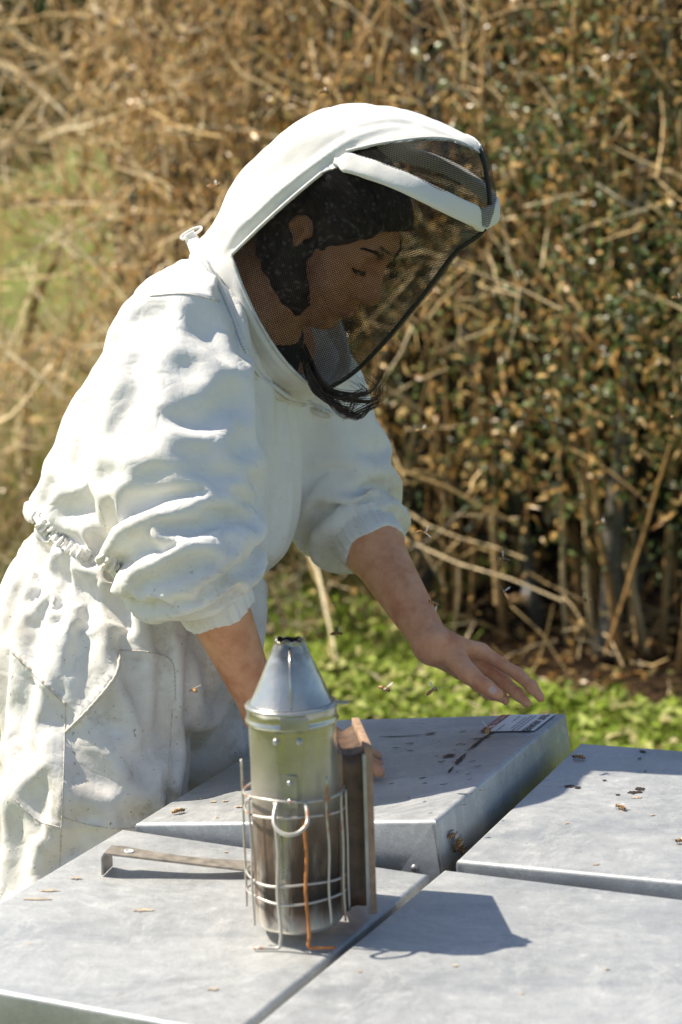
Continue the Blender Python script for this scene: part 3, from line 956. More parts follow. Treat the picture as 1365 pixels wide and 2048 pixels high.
# bellows: two boards and pleated leather on the smoker's right
bx_, by_ = nrm(np.array([1.0, .10, 0])), nrm(np.array([-.10, 1.0, 0]))
bc = sb+bx_*(.0665)+by_*.055+nl*.115
hh, dd = .0955, .063
inn = MB().box(bc-bx_*.0165, bx_*.0045, by_*dd, nl*hh, .0012).build('inner_board', BOARD, sm)
out = MB().box(bc+bx_*.0175+nl*.004, bx_*.0045, by_*(dd+.003), nl*(hh+.003), .0012).build('outer_board', BOARD, sm)
MB().box(bc+bx_*.0125-by_*(dd+.0015), bx_*.0022, by_*.0022, nl*(hh-.002), .0006).build('metal_strip', STEEL, out)
V, F = [], []
m_ = 9
loop = []
for a, b in ((-1, -1), (-1, 1), (1, 1), (1, -1)):
    loop.append((a, b))
per = []
for i in range(4):
    a0, b0 = loop[i]; a1, b1 = loop[(i+1) % 4]
    for t in np.linspace(0, 1, 12, endpoint=False):
        per.append((a0+(a1-a0)*t, b0+(b1-b0)*t))
for j in range(m_):
    s_ = -.0118+.0244*j/(m_-1)
    pin = .0035*math.sin(math.pi*j/(m_-1))
    for a, b in per:
        V.append(bc+bx_*s_+by_*a*(dd-.003-pin)+nl*b*(hh-.004-pin)+nl*.004*(s_+.0118)/.026)
q = len(per)
for j in range(m_-1):
    for i in range(q):
        F.append((j*q+i, j*q+(i+1) % q, (j+1)*q+(i+1) % q, (j+1)*q+i))
V = np.array(V)+RNG.normal(size=(len(V), 3))*.0005
obj('leather', V, F, LEATHER, sm)
for h in (-.05, .05):                            # brackets that carry the bellows on the barrel
    MB().box(bc-bx_*.0215+nl*h-by_*.03, bx_*.0025, by_*.012, nl*.008, .0008).build('bracket', STEEL, sm)

# ---- hive tool leaning on its bent end beside the smoker
ht = empty('hive_tool', lid_pt(0, 205, 1750), 'grey steel hive tool with bent end lying beside the smoker', 'hive tool')
OLDST = plain('old_tool_steel', (0.36, 0.32, 0.27), 0.5, 0.45, var=0.35, sc=70).m
n0 = LIDS[0][3]
A = lid_pt(0, 203, 1752)
wdir = nrm(on_plane(232, 1700, A+n0*.031, n0)-on_plane(208, 1722, A+n0*.031, n0))
wdir = nrm(np.array([.25, 1.0, 0.0])); wdir = nrm(wdir-n0*(wdir@n0))
tip0 = A+n0*.030
B2 = lid_pt(0, 560, 1760)
ldir = nrm(B2+n0*.008-tip0)
wid = .030
cross = nrm(np.cross(ldir, wdir)); cross = cross if cross[2] > 0 else -cross
V, F = [], []
path = [(A+n0*.0012, .036), (A+n0*.010+ldir*.0004, .034), (A+n0*.024+ldir*.0006, .031), (tip0+ldir*.004, .030), (tip0+ldir*.010, .0295)]
for s_ in np.linspace(.02, .17, 12):
    path.append((tip0+ldir*s_, .030-.009*math.sin(min(1, (s_-.02)/.15)*math.pi)+.001))
path += [(tip0+ldir*.19, .030), (tip0+ldir*.205, .034)]
t = .0026
P = np.array([p for p, _ in path])
T = nrm(np.gradient(P, axis=0))
Nn = nrm(np.cross(np.broadcast_to(wdir, T.shape), T))
Nn = np.where((Nn @ (n0-ldir))[:, None] < 0, -Nn, Nn)
for i, (p, w_) in enumerate(path):
    for s_ in (0, 1):
        for q in (0, 1):
            V.append(p+wdir*w_*s_-Nn[i]*t*q)
for i in range(len(path)-1):
    b = i*4
    F += [(b, b+2, b+6, b+4), (b+1, b+5, b+7, b+3), (b, b+4, b+5, b+1), (b+2, b+3, b+7, b+6)]
F += [(0, 1, 3, 2), tuple(len(V)-4+q for q in (0, 2, 3, 1))]
tool = obj('blade', V, F, OLDST, ht, smooth=False)
HOLE = plain('tool_hole_rim', (0.75, 0.75, 0.72), 0.5, 0.3, var=0.1).m
pc = tip0+ldir*.030+wdir*.0155+nrm(np.cross(ldir, wdir))*0
cup = nrm(np.cross(wdir, ldir)); cup = cup if cup[2] > 0 else -cup
MB().lathe(pc+cup*.0004, cup, [(.0062, 0), (.0058, .0007), (.0045, .0007), (.0042, .0002), (.0002, .0002)], 20).build('nail_hole', HOLE, tool)

# ================================================================== THE BEEKEEPER
# ---- signed-distance modelling: smooth blends of tapered capsules and ellipsoids, meshed with surface nets
def seg(P, a, b, ra, rb, flat=None, q=1.0):
    a, b = np.asarray(a, float), np.asarray(b, float)
    if flat is not None:
        f = np.asarray(flat, float)
        P = P+((P-a)@f)[:, None]*f*(1/q-1)
        b = b+((b-a)@f)*f*(1/q-1)
    d = b-a
    h = np.clip(((P-a)@d)/(d@d), 0, 1)
    r = np.linalg.norm(P-a-h[:, None]*d, axis=1)-(ra+(rb-ra)*h)
    return r*(min(q, 1.0) if flat is not None else 1.0)


def ell(P, c, ax, r):
    """ax = 3 orthonormal rows, r = 3 radii"""
    p = (P-np.asarray(c))@np.asarray(ax).T
    r = np.asarray(r, float)
    k0 = np.linalg.norm(p/r, axis=1)
    k1 = np.linalg.norm(p/(r*r), axis=1)+1e-9
    return k0*(k0-1)/k1


def smin(a, b, k):
    h = np.clip(0.5+0.5*(b-a)/k, 0, 1)
    return b+(a-b)*h-k*h*(1-h)


def smax(a, b, k):
    return -smin(-a, -b, k)


def chain(P, pts, rad, k=0.02, flat=None, q=1.0):
    d = None
    for i in range(len(pts)-1):
        s = seg(P, pts[i], pts[i+1], rad[i], rad[i+1], flat, q)
        d = s if d is None else smin(d, s, k)
    return d


def surface_nets(fn, lo, hi, h, pad=1.6):
    lo, hi = np.asarray(lo, float), np.asarray(hi, float)
    B = 8
    nb = np.ceil((hi-lo)/(h*B)).astype(int)
    n = nb*B+1
    ctr = [lo[i]+(np.arange(nb[i])+.5)*h*B for i in range(3)]
    C = np.stack(np.meshgrid(*ctr, indexing='ij'), -1).reshape(-1, 3)
    fc = fn(C)
    act = np.abs(fc) < h*B*0.866*pad
    G = np.empty(n, np.float32)
    fb = np.where(fc < 0, -1.0, 1.0).reshape(nb)
    up = fb.repeat(B, 0).repeat(B, 1).repeat(B, 2)
    G[:] = 1.0
    G[:-1, :-1, :-1] = up
    ids = np.argwhere(act.reshape(nb))
    loc = np.stack(np.meshgrid(*[np.arange(B+1)]*3, indexing='ij'), -1).reshape(-1, 3)
    CH = 400
    for s in range(0, len(ids), CH):
        gi = (ids[s:s+CH, None, :]*B+loc[None]).reshape(-1, 3)
        G[gi[:, 0], gi[:, 1], gi[:, 2]] = fn(lo+gi*h)
    S = G < 0
    cnt = np.zeros(n-1, np.int8)
    for dx in (0, 1):
        for dy in (0, 1):
            for dz in (0, 1):
                cnt += S[dx:n[0]-1+dx, dy:n[1]-1+dy, dz:n[2]-1+dz]
    cells = np.argwhere((cnt > 0) & (cnt < 8))
    idx = np.full(n-1, -1, np.int32)
    idx[cells[:, 0], cells[:, 1], cells[:, 2]] = np.arange(len(cells))
    acc = np.zeros((len(cells), 3)); num = np.zeros(len(cells))
    for a in range(3):
        for o1 in (0, 1):
            for o2 in (0, 1):
                off = np.zeros(3, int); off[(a+1) % 3] = o1; off[(a+2) % 3] = o2
                p = cells+off; q = p.copy(); q[:, a] += 1
                g0, g1 = G[p[:, 0], p[:, 1], p[:, 2]], G[q[:, 0], q[:, 1], q[:, 2]]
                m_ = (g0 < 0) != (g1 < 0)
                t = np.where(m_, g0/(g0-g1+1e-20), 0)
                pos = off+np.zeros((len(cells), 3)); pos[:, a] += t
                acc[m_] += pos[m_]; num[m_] += 1
    V = lo+(cells+acc/num[:, None])*h
    F = []
    for a in range(3):
        b, c = (a+1) % 3, (a+2) % 3
        sl0 = [slice(None)]*3; sl1 = [slice(None)]*3
        sl0[a] = slice(0, n[a]-1); sl1[a] = slice(1, n[a])
        cr = S[tuple(sl0)] != S[tuple(sl1)]
        e = np.argwhere(cr)
        e = e[(e[:, b] > 0) & (e[:, c] > 0) & (e[:, b] < n[b]-1) & (e[:, c] < n[c]-1)]
        q = []
        for ob, oc in ((-1, -1), (0, -1), (0, 0), (-1, 0)):
            p = e.copy(); p[:, b] += ob; p[:, c] += oc
            q.append(idx[p[:, 0], p[:, 1], p[:, 2]])
        q = np.stack(q, 1)
        ins = S[e[:, 0], e[:, 1], e[:, 2]]
        q[~ins] = q[~ins][:, ::-1]
        F.append(q)
    F = np.concatenate(F)
    F = F[(F >= 0).all(1)]
    return V, F


def vert_normals(V, F):
    n = np.cross(V[F[:, 2]]-V[F[:, 0]], V[F[:, 3]]-V[F[:, 1]]) if F.shape[1] == 4 else np.cross(V[F[:, 1]]-V[F[:, 0]], V[F[:, 2]]-V[F[:, 0]])
    N = np.zeros_like(V)
    for k in range(F.shape[1]):
        for a in range(3):
            N[:, a] += np.bincount(F[:, k], n[:, a], len(V))
    return nrm(N)


def relax(V, F, it=2, lam=0.5):
    for _ in range(it):
        A = np.zeros_like(V); c = np.zeros(len(V))
        k = F.shape[1]
        for i in range(k):
            a, b = F[:, i], F[:, (i+1) % k]
            for x in range(3):
                A[:, x] += np.bincount(a, V[b, x], len(V))
            c += np.bincount(a, minlength=len(V))
        V = V+lam*(A/np.maximum(c, 1)[:, None]-V)
    return V


def wave(P, f, seed, oct=3):
    """cheap smooth 3-D noise: sum of random-direction sines"""
    g = np.random.default_rng(seed)
    o = np.zeros(len(P))
    for i in range(oct*4):
        k = g.normal(size=3)*f*(1.6**(i//4))
        o += np.sin(P@k+g.uniform(0, 6.28))*(0.6**(i//4))
    return o/4


ROOT = np.array([-0.34, 3.42, 0.0])
man = empty('person', ROOT, 'person in white beekeeper coverall and veiled hood bending over the hives', 'person')

# ---- frames
YAW_H, PIT_H = R(20), R(43)
HC = at(640, 470, 3.44)                                  # head centre, between the ears
NH = np.array([-math.sin(YAW_H), -math.cos(YAW_H), 0])   # the wearer's right, towards the camera
E1 = np.array([math.cos(YAW_H), -math.sin(YAW_H), 0])
E2 = np.array([0, 0, 1.0])
YAW_F = R(33)                                            # the face turns a little further to the camera than the hood
NF = np.array([-math.sin(YAW_F), -math.cos(YAW_F), 0])
EF = np.array([math.cos(YAW_F), -math.sin(YAW_F), 0])
FH = EF*math.cos(PIT_H)-E2*math.sin(PIT_H)               # face direction
UH = EF*math.sin(PIT_H)+E2*math.cos(PIT_H)
HF0 = at(656, 472, 3.44)
YAW_T = R(26)
NT = np.array([-math.sin(YAW_T), -math.cos(YAW_T), 0])
T1 = np.array([math.cos(YAW_T), -math.sin(YAW_T), 0])


def side(u, v, s=0.0):
    """photo pixel -> (a, b) in the hood's plane of symmetry, for a point s metres to the camera's side of it"""
    p = on_plane(u, v, HC+NH*s, NH)-HC
    return np.array([p@E1, p@E2])


def hood3(ab, s):
    ab = np.atleast_2d(ab)
    return HC+ab[:, :1]*E1+ab[:, 1:2]*E2+np.asarray(s).reshape(-1, 1)*NH


# ---- hood volume: outline in the plane of symmetry, inflated sideways
OUT = [(408, 486), (440, 456), (472, 415), (482, 378), (512, 334), (566, 282), (612, 242), (660, 219), (720, 212), (790, 220), (850, 239), (915, 268),
       (952, 294), (966, 325), (974, 375), (976, 422), (968, 458), (945, 478), (908, 500), (870, 556), (820, 618), (775, 672), (735, 716), (700, 748), (668, 768), (640, 782), (612, 800),
       (580, 790), (540, 770), (500, 735), (465, 680), (430, 610), (400, 545)]
OUT = np.array([side(u, v) for u, v in OUT])
gh = 0.005
glo = OUT.min(0)-0.05
gn = np.ceil((OUT.max(0)+0.05-glo)/gh).astype(int)
GX, GY = np.meshgrid(*[glo[i]+np.arange(gn[i])*gh for i in (0, 1)], indexing='ij')


def in_poly(px, py, poly):
    r = np.zeros(px.shape, bool)
    j = len(poly)-1
    for i in range(len(poly)):
        xi, yi = poly[i]; xj, yj = poly[j]
        c = ((yi > py) != (yj > py)) & (px < (xj-xi)*(py-yi)/(yj-yi+1e-12)+xi)
        r ^= c
        j = i
    return r


def poly_dist(px, py, poly, closed=True):
    """distance to polyline"""
    best = np.full(px.shape, 1e9)
    m_ = len(poly)
    for i in range(m_ if closed else m_-1):
        a, b = poly[i], poly[(i+1) % m_]
        d = b-a
        t = np.clip(((px-a[0])*d[0]+(py-a[1])*d[1])/(d@d+1e-12), 0, 1)
        best = np.minimum(best, np.hypot(px-a[0]-t*d[0], py-a[1]-t*d[1]))
    return best


OUT = spline(np.vstack([OUT, OUT[:1]]), 160)[:-1]
IN = in_poly(GX, GY, OUT)
phi = np.zeros(GX.shape)
for _ in range(900):                                     # Poisson inflation
    s_ = np.zeros_like(phi)
    s_[1:-1, 1:-1] = 0.25*(phi[2:, 1:-1]+phi[:-2, 1:-1]+phi[1:-1, 2:]+phi[1:-1, :-2])+gh*gh*0.25
    phi = np.where(IN, s_, 0)
sd = poly_dist(GX, GY, OUT)
phi = phi/phi.max()
PH = np.where(IN, np.maximum(phi, np.minimum(sd*6, .02)), -sd*6)


def bil(A, a, b):
    x = np.clip((a-glo[0])/gh, 0, gn[0]-1.001); y = np.clip((b-glo[1])/gh, 0, gn[1]-1.001)
    i, j = x.astype(int), y.astype(int); f, g = x-i, y-j
    return A[i, j]*(1-f)*(1-g)+A[i+1, j]*f*(1-g)+A[i, j+1]*(1-f)*g+A[i+1, j+1]*f*g


def hood_sdf(P, W=0.150, off=0.0):
    q = P-HC
    a, b, s = q@E1, q@E2, q@NH
    ph = bil(PH, a, b)
    t2 = np.where(ph > 0, np.power(np.maximum(ph, 0)*1.15, 0.78), ph)
    t2 = np.minimum(t2, 1.0)-np.maximum(t2-1.0, 0)*0
    f = (s/W)**2-t2
    return f*0.055+off


# ---- pose (photo pixels with depths -> metres)
RS, RE, RW = at(352, 672, 3.32), at(376, 1078, 3.20), at(600, 1425, 3.06)        # near (right) shoulder, elbow, wrist
LS, LE, LW = at(555, 650, 3.62), at(694, 1008, 3.60), at(868, 1292, 3.42)        # far (left) arm
NECK = at(520, 560, 3.46)

# near hand: resting on the tilted lid behind the smoker; far hand: hovering over the lid's far edge
o3, ex3, ey3, n3_ = LIDS[3][:4]


def lidp(u, v, h): return on_plane(u, v, o3, n3_)+n3_*h


def hand(P, wr, kn, fing, thumb, palm_n, base_r=.0295):
    """wr wrist, kn = 4 knuckles (index..little), fing = 4 lists of joints, thumb list of joints"""
    pc = wr*.45+np.mean(kn, 0)*.55
    d = seg(P, wr, wr*.6+pc*.4, .0265, .027, palm_n, .72)
    for i in range(4):
        st = wr+(kn[i]-np.mean(kn, 0))*.35
        d = smin(d, seg(P, st, kn[i], .0165, .0118), .014)
    for i in range(4):
        r = (.0098, .0100, .0094, .0083)[i]
        J = [kn[i]]+list(fing[i])
        f = None
        for j in range(3):
            s = seg(P, J[j], J[j+1], r*(1.06, .95, .86)[j], r*(.93, .86, .70)[j])
            f = s if f is None else smin(f, s, .004)
        for j in (1, 2):
            f = smin(f, np.linalg.norm(P-J[j], axis=1)-r*.97, .004)
        d = smin(d, f, .007)
    t0 = wr*.75+kn[0]*.25
    f = smin(seg(P, t0, thumb[0], .0185, .0135), seg(P, thumb[0], thumb[1], .0122, .0108), .008)
    f = smin(f, seg(P, thumb[1], thumb[2], .0110, .0082), .004)
    return smin(d, f, .013)


# far (left) hand, thumb on the camera's side
LHk = [at(962, 1302, 3.44), at(950, 1318, 3.465), at(935, 1332, 3.485), at(918, 1342, 3.50)]
LHf = [[at(1036, 1348, 3.42), at(1064, 1374, 3.405), at(1082, 1396, 3.395)],
       [at(1008, 1362, 3.445), at(1036, 1388, 3.43), at(1055, 1407, 3.42)],
       [at(978, 1372, 3.465), at(998, 1390, 3.45), at(1012, 1402, 3.44)],
       [at(955, 1372, 3.49), at(975, 1388, 3.475), at(990, 1396, 3.47)]]
LHt = [at(940, 1350, 3.375), at(972, 1372, 3.36), at(997, 1389, 3.35)]
# near (right) hand
kn0 = lidp(658, 1532, .034)
RHk = [kn0+np.array([0, 0, 0]), kn0+np.array([-.006, -.021, -.002]), kn0+np.array([-.014, -.041, -.006]), kn0+np.array([-.024, -.058, -.012])]
RHf = []
for i, L_ in enumerate((.9, 1.0, .93, .75)):
    dirf = nrm(np.array([.96, .16-.16*i, -.16]))
    a1 = RHk[i]+dirf*.040*L_
    a1[2] = max(a1[2], 0)
    a2 = a1+nrm(dirf+np.array([0, 0, -.45]))*.026*L_
    a3 = a2+nrm(dirf+np.array([0, 0, -.25]))*.020*L_
    RHf.append([a1, a2, a3])
tt = lidp(762, 1562, .012)
RHt = [lidp(672, 1528, .030)+np.array([0.0, .035, 0]), tt*.42+(lidp(672, 1528, .030)+np.array([0, .035, 0]))*.58, tt]
RW = RHk[1]+np.array([-.078, .012, .045])


def arm(P, S, E, W_, rs, re, rw):
    d = seg(P, S, E, rs, re)
    m1 = E*.72+W_*.28
    f = smin(seg(P, E, m1, re, re*1.06), seg(P, m1, W_, re*1.06, rw), .02)
    return smin(d, f, .02)


def torso(P, g=0.0):
    """body core under the clothes"""
    c = [at(480, 655, 3.47), at(400, 800, 3.47), at(330, 960, 3.46), at(270, 1120, 3.46), at(235, 1280, 3.46)]
    w_ = (.13, .15, .14, .145, .165); t_ = (.07, .09, .095, .10, .115)
    d = None
    ax = np.array([NT, T1, E2])
    for i in range(5):
        s = ell(P, c[i], ax, (w_[i]+g, t_[i]+g, .11+g))
        d = s if d is None else smin(d, s, .06)
    d = smin(d, seg(P, RS+np.array([.03, .04, -.03]), LS+np.array([-.03, -.04, -.03]), .045+g, .045+g), .04)
    return d


def hp(f, n, u):
    return HF0+FH*f+NF*n+UH*u


def head(P):
    A = np.array([FH, NF, UH])
    q = (P-HF0)@A.T
    f, s, u = q[:, 0], q[:, 1], q[:, 2]
    s = np.abs(s)
    Q = np.stack([f, s, u], 1)
    I3 = np.eye(3)
    d = ell(Q, (-.012, 0, .042), I3, (.094, .073, .086))              # skull
    d = smin(d, ell(Q, (.028, 0, .028), I3, (.064, .060, .070)), .02)  # forehead
    d = smin(d, ell(Q, (.036, 0, -.030), I3, (.052, .055, .062)), .022)  # mid face
    d = smin(d, ell(Q, (.044, 0, -.075), I3, (.040, .036, .034)), .024)  # jaw
    d = smin(d, seg(Q, (.004, .050, -.045), (.060, .016, -.092), .014, .016), .022)  # jaw line
    d = smin(d, ell(Q, (.072, 0, -.092), I3, (.018, .018, .015)), .016)  # chin
    d = smin(d, ell(Q, (.058, .042, -.018), I3, (.022, .020, .022)), .022)  # cheek
    d = smin(d, seg(Q, (.078, .030, .046), (.086, .008, .043), .010, .010), .012)  # brow
    d = smax(d, -ell(Q, (.096, .031, .025), I3, (.020, .018, .013)), .014)  # eye socket
    d = smin(d, np.linalg.norm(Q-np.array([.070, .031, .024]), axis=1)-.0135, .003)  # eyeball under closed lid
    d = smin(d, seg(Q, (.086, .020, .0165), (.079, .044, .0185), .0028, .002), .003)  # lower lid edge
    n_ = smin(seg(Q, (.086, 0, .034), (.112, 0, -.012), .0085, .0105), ell(Q, (.109, 0, -.017), I3, (.012, .011, .0095)), .008)
    n_ = smin(n_, ell(Q, (.098, .0115, -.020), I3, (.0105, .0075, .0075)), .005)
    d = smin(d, n_, .008)
    d = smin(d, ell(Q, (.086, .011, -.006), I3, (.013, .010, .017)), .010)  # side of the nose
    d = smax(d, -ell(Q, (.104, .0058, -.0300), I3, (.0045, .0026, .0022)), .002)  # nostril
    d = smin(d, ell(Q, (.083, 0, -.050), I3, (.017, .026, .022)), .014)  # muzzle
    d = smin(d, seg(Q, (.100, 0, -.0445), (.085, .022, -.0515), .0056, .002), .004)  # upper lip
    d = smin(d, seg(Q, (.097, 0, -.0590), (.084, .020, -.0545), .0062, .002), .004)  # lower lip
    d = smax(d, -seg(Q, (.106, 0, -.0520), (.086, .026, -.0530), .0018, .0012), .003)  # mouth line
    # ear: shell with a hollow, lobe
    e = ell(Q, (-.010, .076, .006), I3, (.018, .009, .031))
    e = smax(e, -ell(Q, (-.008, .085, .010), I3, (.011, .007, .021)), .004)
    e = smin(e, ell(Q, (-.004, .074, -.022), I3, (.009, .006, .010)), .006)
    d = smin(d, e, .005)
    return d


NB = at(505, 600, 3.47)


def body_sdf(P):
    d = torso(P)
    nk = smin(seg(P, NB-E2*.02, hp(-.012, 0, -.045), .062, .052), seg(P, hp(-.03, 0, -.02), NB, .055, .062), .02)
    d = smin(d, nk, .04)
    d = smin(d, head(P), .016)
    d = smin(d, arm(P, RS, RE, RW, .050, .043, .0255), .03)
    d = smin(d, arm(P, LS, LE, LW, .050, .0415, .0255), .03)
    d = smin(d, hand(P, RW, RHk, RHf, RHt, nrm(np.cross(RHk[0]-RW, RHk[3]-RW))), .012)
    d = smin(d, hand(P, LW, LHk, LHf, LHt, nrm(np.cross(LHk[0]-LW, LHk[3]-LW))), .012)
    return d


m = M('skin')
f1, f2, f3 = m.noise(26, 5, .65), m.noise(160, 3), m.noise(900, 2)
c = m.ramp(f1, [(0.32, (0.56, 0.225, 0.115)), (0.52, (0.70, 0.345, 0.19)), (0.72, (0.78, 0.42, 0.25))])
c = m.mix(m.ramp(f2, [(0.62, 0.0), (0.75, 0.22)]), c, (0.42, 0.19, 0.11))
m.col(c).set(Roughness=0.5, Specular_IOR_Level=0.4, Subsurface_Weight=0.12, Subsurface_Scale=0.01)
m.b.inputs['Subsurface Radius'].default_value = (1.0, 0.35, 0.2)
bb = m.bump(f3, 0.35, 0.0010)
bb = m.bump(m.noise(45, 4, .6), 0.5, 0.005, bb)
vo = m.n('ShaderNodeTexVoronoi', feature='DISTANCE_TO_EDGE'); vo.inputs['Scale'].default_value = 260
m.l(m.co(), vo.inputs['Vector'])
m.bump(m.ramp(vo.outputs['Distance'], [(0.0, 0.0), (0.15, 1.0)]), 0.25, 0.0008, bb)
SKIN = m.m
V, F = surface_nets(body_sdf, (-.62, 2.86, .74), (.34, 3.82, 1.66), .0036)
V = relax(V, F, 2, .45)
N_ = vert_normals(V, F)
# finger-joint creases and a few wrinkles on the back of the far hand, thumb and wrist
for c0, dr, n_c, amp in ((LHt[1], nrm(LHt[2]-LHt[1]), 3, .0011), (LHf[0][0], nrm(LHf[0][1]-LHf[0][0]), 3, .0009), (LHf[1][0], nrm(LHf[1][1]-LHf[1][0]), 2, .0008), (LW, nrm(LW-LE), 3, .0007)):
    t = (V-c0)@dr
    near = np.linalg.norm(V-c0, axis=1) < .04
    V = V-N_*(near*amp*np.exp(-(t/.009)**2)*np.clip(np.cos(t/.0042*2*np.pi/1.25), 0, 1))[:, None]
body = obj('body', V, F, SKIN, man)
NAIL = plain('fingernail', (0.62, 0.42, 0.34), 0.3, var=0.1, spec=0.5).m
bvh = BVHTree.FromPolygons([tuple(p) for p in V], [tuple(int(i) for i in f) for f in F])


def hit(tree, u, v):
    d = nrm(at(u, v, 1.0)-CAM)
    r = tree.ray_cast(Vector(CAM), Vector(d))
    return (np.array(r[0]), np.array(r[1])) if r[0] is not None else (None, None)


def nail(u, v, tip, jt, wd, ln):
    p, nn = hit(bvh, u, v)
    if p is None: return
    dr = nrm(tip-jt); dr = nrm(dr-nn*(dr@nn)); sd_ = np.cross(nn, dr)
    Vn, Fn = [], []
    for i in range(7):
        for j in range(7):
            a, b = -1+i/3, -1+j/3
            rr_ = 1-0.25*max(0, abs(a))**3*abs(b)
            q = p+dr*a*ln*rr_+sd_*b*wd*(1-.18*a*a)
            r = bvh.find_nearest(Vector(q))
            Vn.append(np.array(r[0])+np.array(r[1])*.0007)
    for i in range(6):
        for j in range(6):
            Fn.append((i*7+j, (i+1)*7+j, (i+1)*7+j+1, i*7+j+1))
    obj('fingernail', Vn, Fn, NAIL, body)


nail(986, 1380, LHt[2], LHt[1], .0052, .0062)

# ---- dark top under the suit
SHIRT = plain('dark_shirt', (0.018, 0.017, 0.020), 0.85, var=0.3, sc=80).m


def shirt_sdf(P):
    d = torso(P, .008)
    nl_ = (P-at(585, 668, 3.42))@nrm(np.array([-.45, 0, 1.0]))
    return smax(smax(d, nl_, .01), 1.12-P[:, 2], .01)


V, F = surface_nets(shirt_sdf, (-.62, 3.05, .95), (.2, 3.85, 1.5), .009)
obj('shirt', relax(V, F), F, SHIRT, man)

# ---- coverall
HIPC = at(240, 1270, 3.47)
CR, CL = RE+(RW-RE)*.285, LE+(LW-LE)*.225                    # where the sleeves end on the forearms
CUFR = (CR, nrm(RW-RE)); CUFL = (CL, nrm(LW-LE))
SLR = [at(356, 672, 3.32), at(354, 800, 3.28), at(354, 930, 3.24), at(364, 1030, 3.22), RE+np.array([0, .0, -.012]), CR-CUFR[1]*.035, CR]
SLRr = [.086, .104, .104, .094, .088, .066, .053]
SLL = [at(550, 660, 3.63), at(612, 790, 3.62), at(658, 900, 3.62), at(684, 975, 3.61), LE+np.array([.004, 0, -.005]), CL]
SLLr = [.078, .082, .080, .074, .070, .051]


def cover_parts(P):
    ax = np.array([NT, T1, E2])
    st = [(at(462, 645, 3.47), .165, .080, .09), (at(410, 745, 3.47), .185, .112, .12), (at(368, 850, 3.47), .19, .148, .13), (at(338, 960, 3.47), .19, .166, .12), (at(322, 1040, 3.47), .185, .160, .09)]
    d = None
    for c, a, b, h in st:
        s = ell(P, c, ax, (a, b, h))
        d = s if d is None else smin(d, s, .07)
    # shoulders
    d = smin(d, seg(P, RS, LS, .070, .066), .05)
    d = smin(d, ell(P, at(395, 585, 3.43), ax, (.10, .065, .045)), .05)   # slack cloth on the upper back
    return d


def trouser_parts(P):
    ax = np.array([NT, T1, E2])
    d = ell(P, at(292, 1100, 3.47), ax, (.175, .150, .075))
    for c, a, b, h in ((at(262, 1190, 3.47), .195, .172, .12), (at(245, 1300, 3.47), .20, .182, .13)):
        d = smin(d, ell(P, c, ax, (a, b, h)), .06)
    rl = chain(P, [at(205, 1350, 3.37), at(180, 1560, 3.36), at(176, 1760, 3.36), np.array([-.40, 3.40, .42]), np.array([-.42, 3.42, .10])], [.125, .119, .118, .10, .085], .05)
    ll = chain(P, [at(340, 1330, 3.56), at(345, 1450, 3.58), at(300, 1600, 3.62), np.array([-.36, 3.72, .42]), np.array([-.42, 3.78, .10])], [.115, .108, .105, .098, .085], .05)
    d = smin(d, rl, .035)
    d = smin(d, ll, .035)
    return smax(d, .055-P[:, 2], .01)


def cover_sdf(P):
    up = cover_parts(P)
    lo_ = trouser_parts(P)
    d = smin(up, lo_, .012)
    sr = smax(chain(P, SLR, SLRr, .03), (P-CUFR[0])@CUFR[1], .008)
    sl_ = smax(chain(P, SLL, SLLr, .03), (P-CUFL[0])@CUFL[1], .008)
    d = smin(d, sl_, .022)
    d = smin(d, sr, .022)
    return smax(d, -hood_sdf(P, .146, .004), .012)


V, F = surface_nets(cover_sdf, (-.66, 2.98, .03), (.20, 3.95, 1.52), .0135, pad=3.0)
V = relax(V, F, 2, .5)
CV, CF = V, F

# sculpted folds: each is a stroke drawn where the photo shows it, dropped on the cloth and raised or sunk there
def strokes(V, F, items):
    tree = BVHTree.FromPolygons([tuple(p) for p in V], [tuple(int(i) for i in f) for f in F])
    N0 = vert_normals(V, F)
    disp = np.zeros(len(V))
    for pts, h, w1, w2 in items:
        L = []
        for u, v in spline(np.array(pts, float), 9 if len(pts) > 2 else 6):
            p, nn = hit(tree, u, v)
            if p is not None: L.append((p, nn))
        if len(L) < 2: continue
        Pp = np.array([p for p, _ in L]); Nn = np.array([q for _, q in L])
        # drop samples that jumped to another surface
        ok = [0]
        for i in range(1, len(Pp)):
            if np.linalg.norm(Pp[i]-Pp[ok[-1]]) < .12: ok.append(i)
        Pp, Nn = Pp[ok], Nn[ok]
        if len(Pp) < 2: continue
        R_ = 3*max(w1, w2)
        sel = np.where(((V > Pp.min(0)-R_) & (V < Pp.max(0)+R_)).all(1))[0]
        if not len(sel): continue
        Q = V[sel]
        bd = np.full(len(sel), 1e9); bs = np.zeros(len(sel)); bt = np.zeros(len(sel))
        m_ = len(Pp)-1
        for i in range(m_):
            d = Pp[i+1]-Pp[i]
            t = ((Q-Pp[i])@d)/(d@d)
            tc = np.clip(t, 0, 1)
            r = Q-Pp[i]-tc[:, None]*d
            dist = np.linalg.norm(r, axis=1)
            sdv = nrm(np.cross(d, Nn[i]))
            k = dist < bd
            bd[k] = dist[k]; bs[k] = (r@sdv)[k]; bt[k] = ((i+tc)/m_)[k]
        wv = np.where(bs > 0, w1, w2)
        prof = np.exp(-(bd/wv)**2)-0.25*np.exp(-((bd-1.9*wv)/(wv))**2)
        fade = np.clip(np.sin(np.pi*np.clip(bt, .0, 1.0)), 0, 1)**.5*0.9+0.1
        facing = np.clip((N0[sel]@np.mean(Nn, 0))*2+.6, 0, 1)
        disp[sel] += h*prof*fade*facing
    return V+N0*disp[:, None]


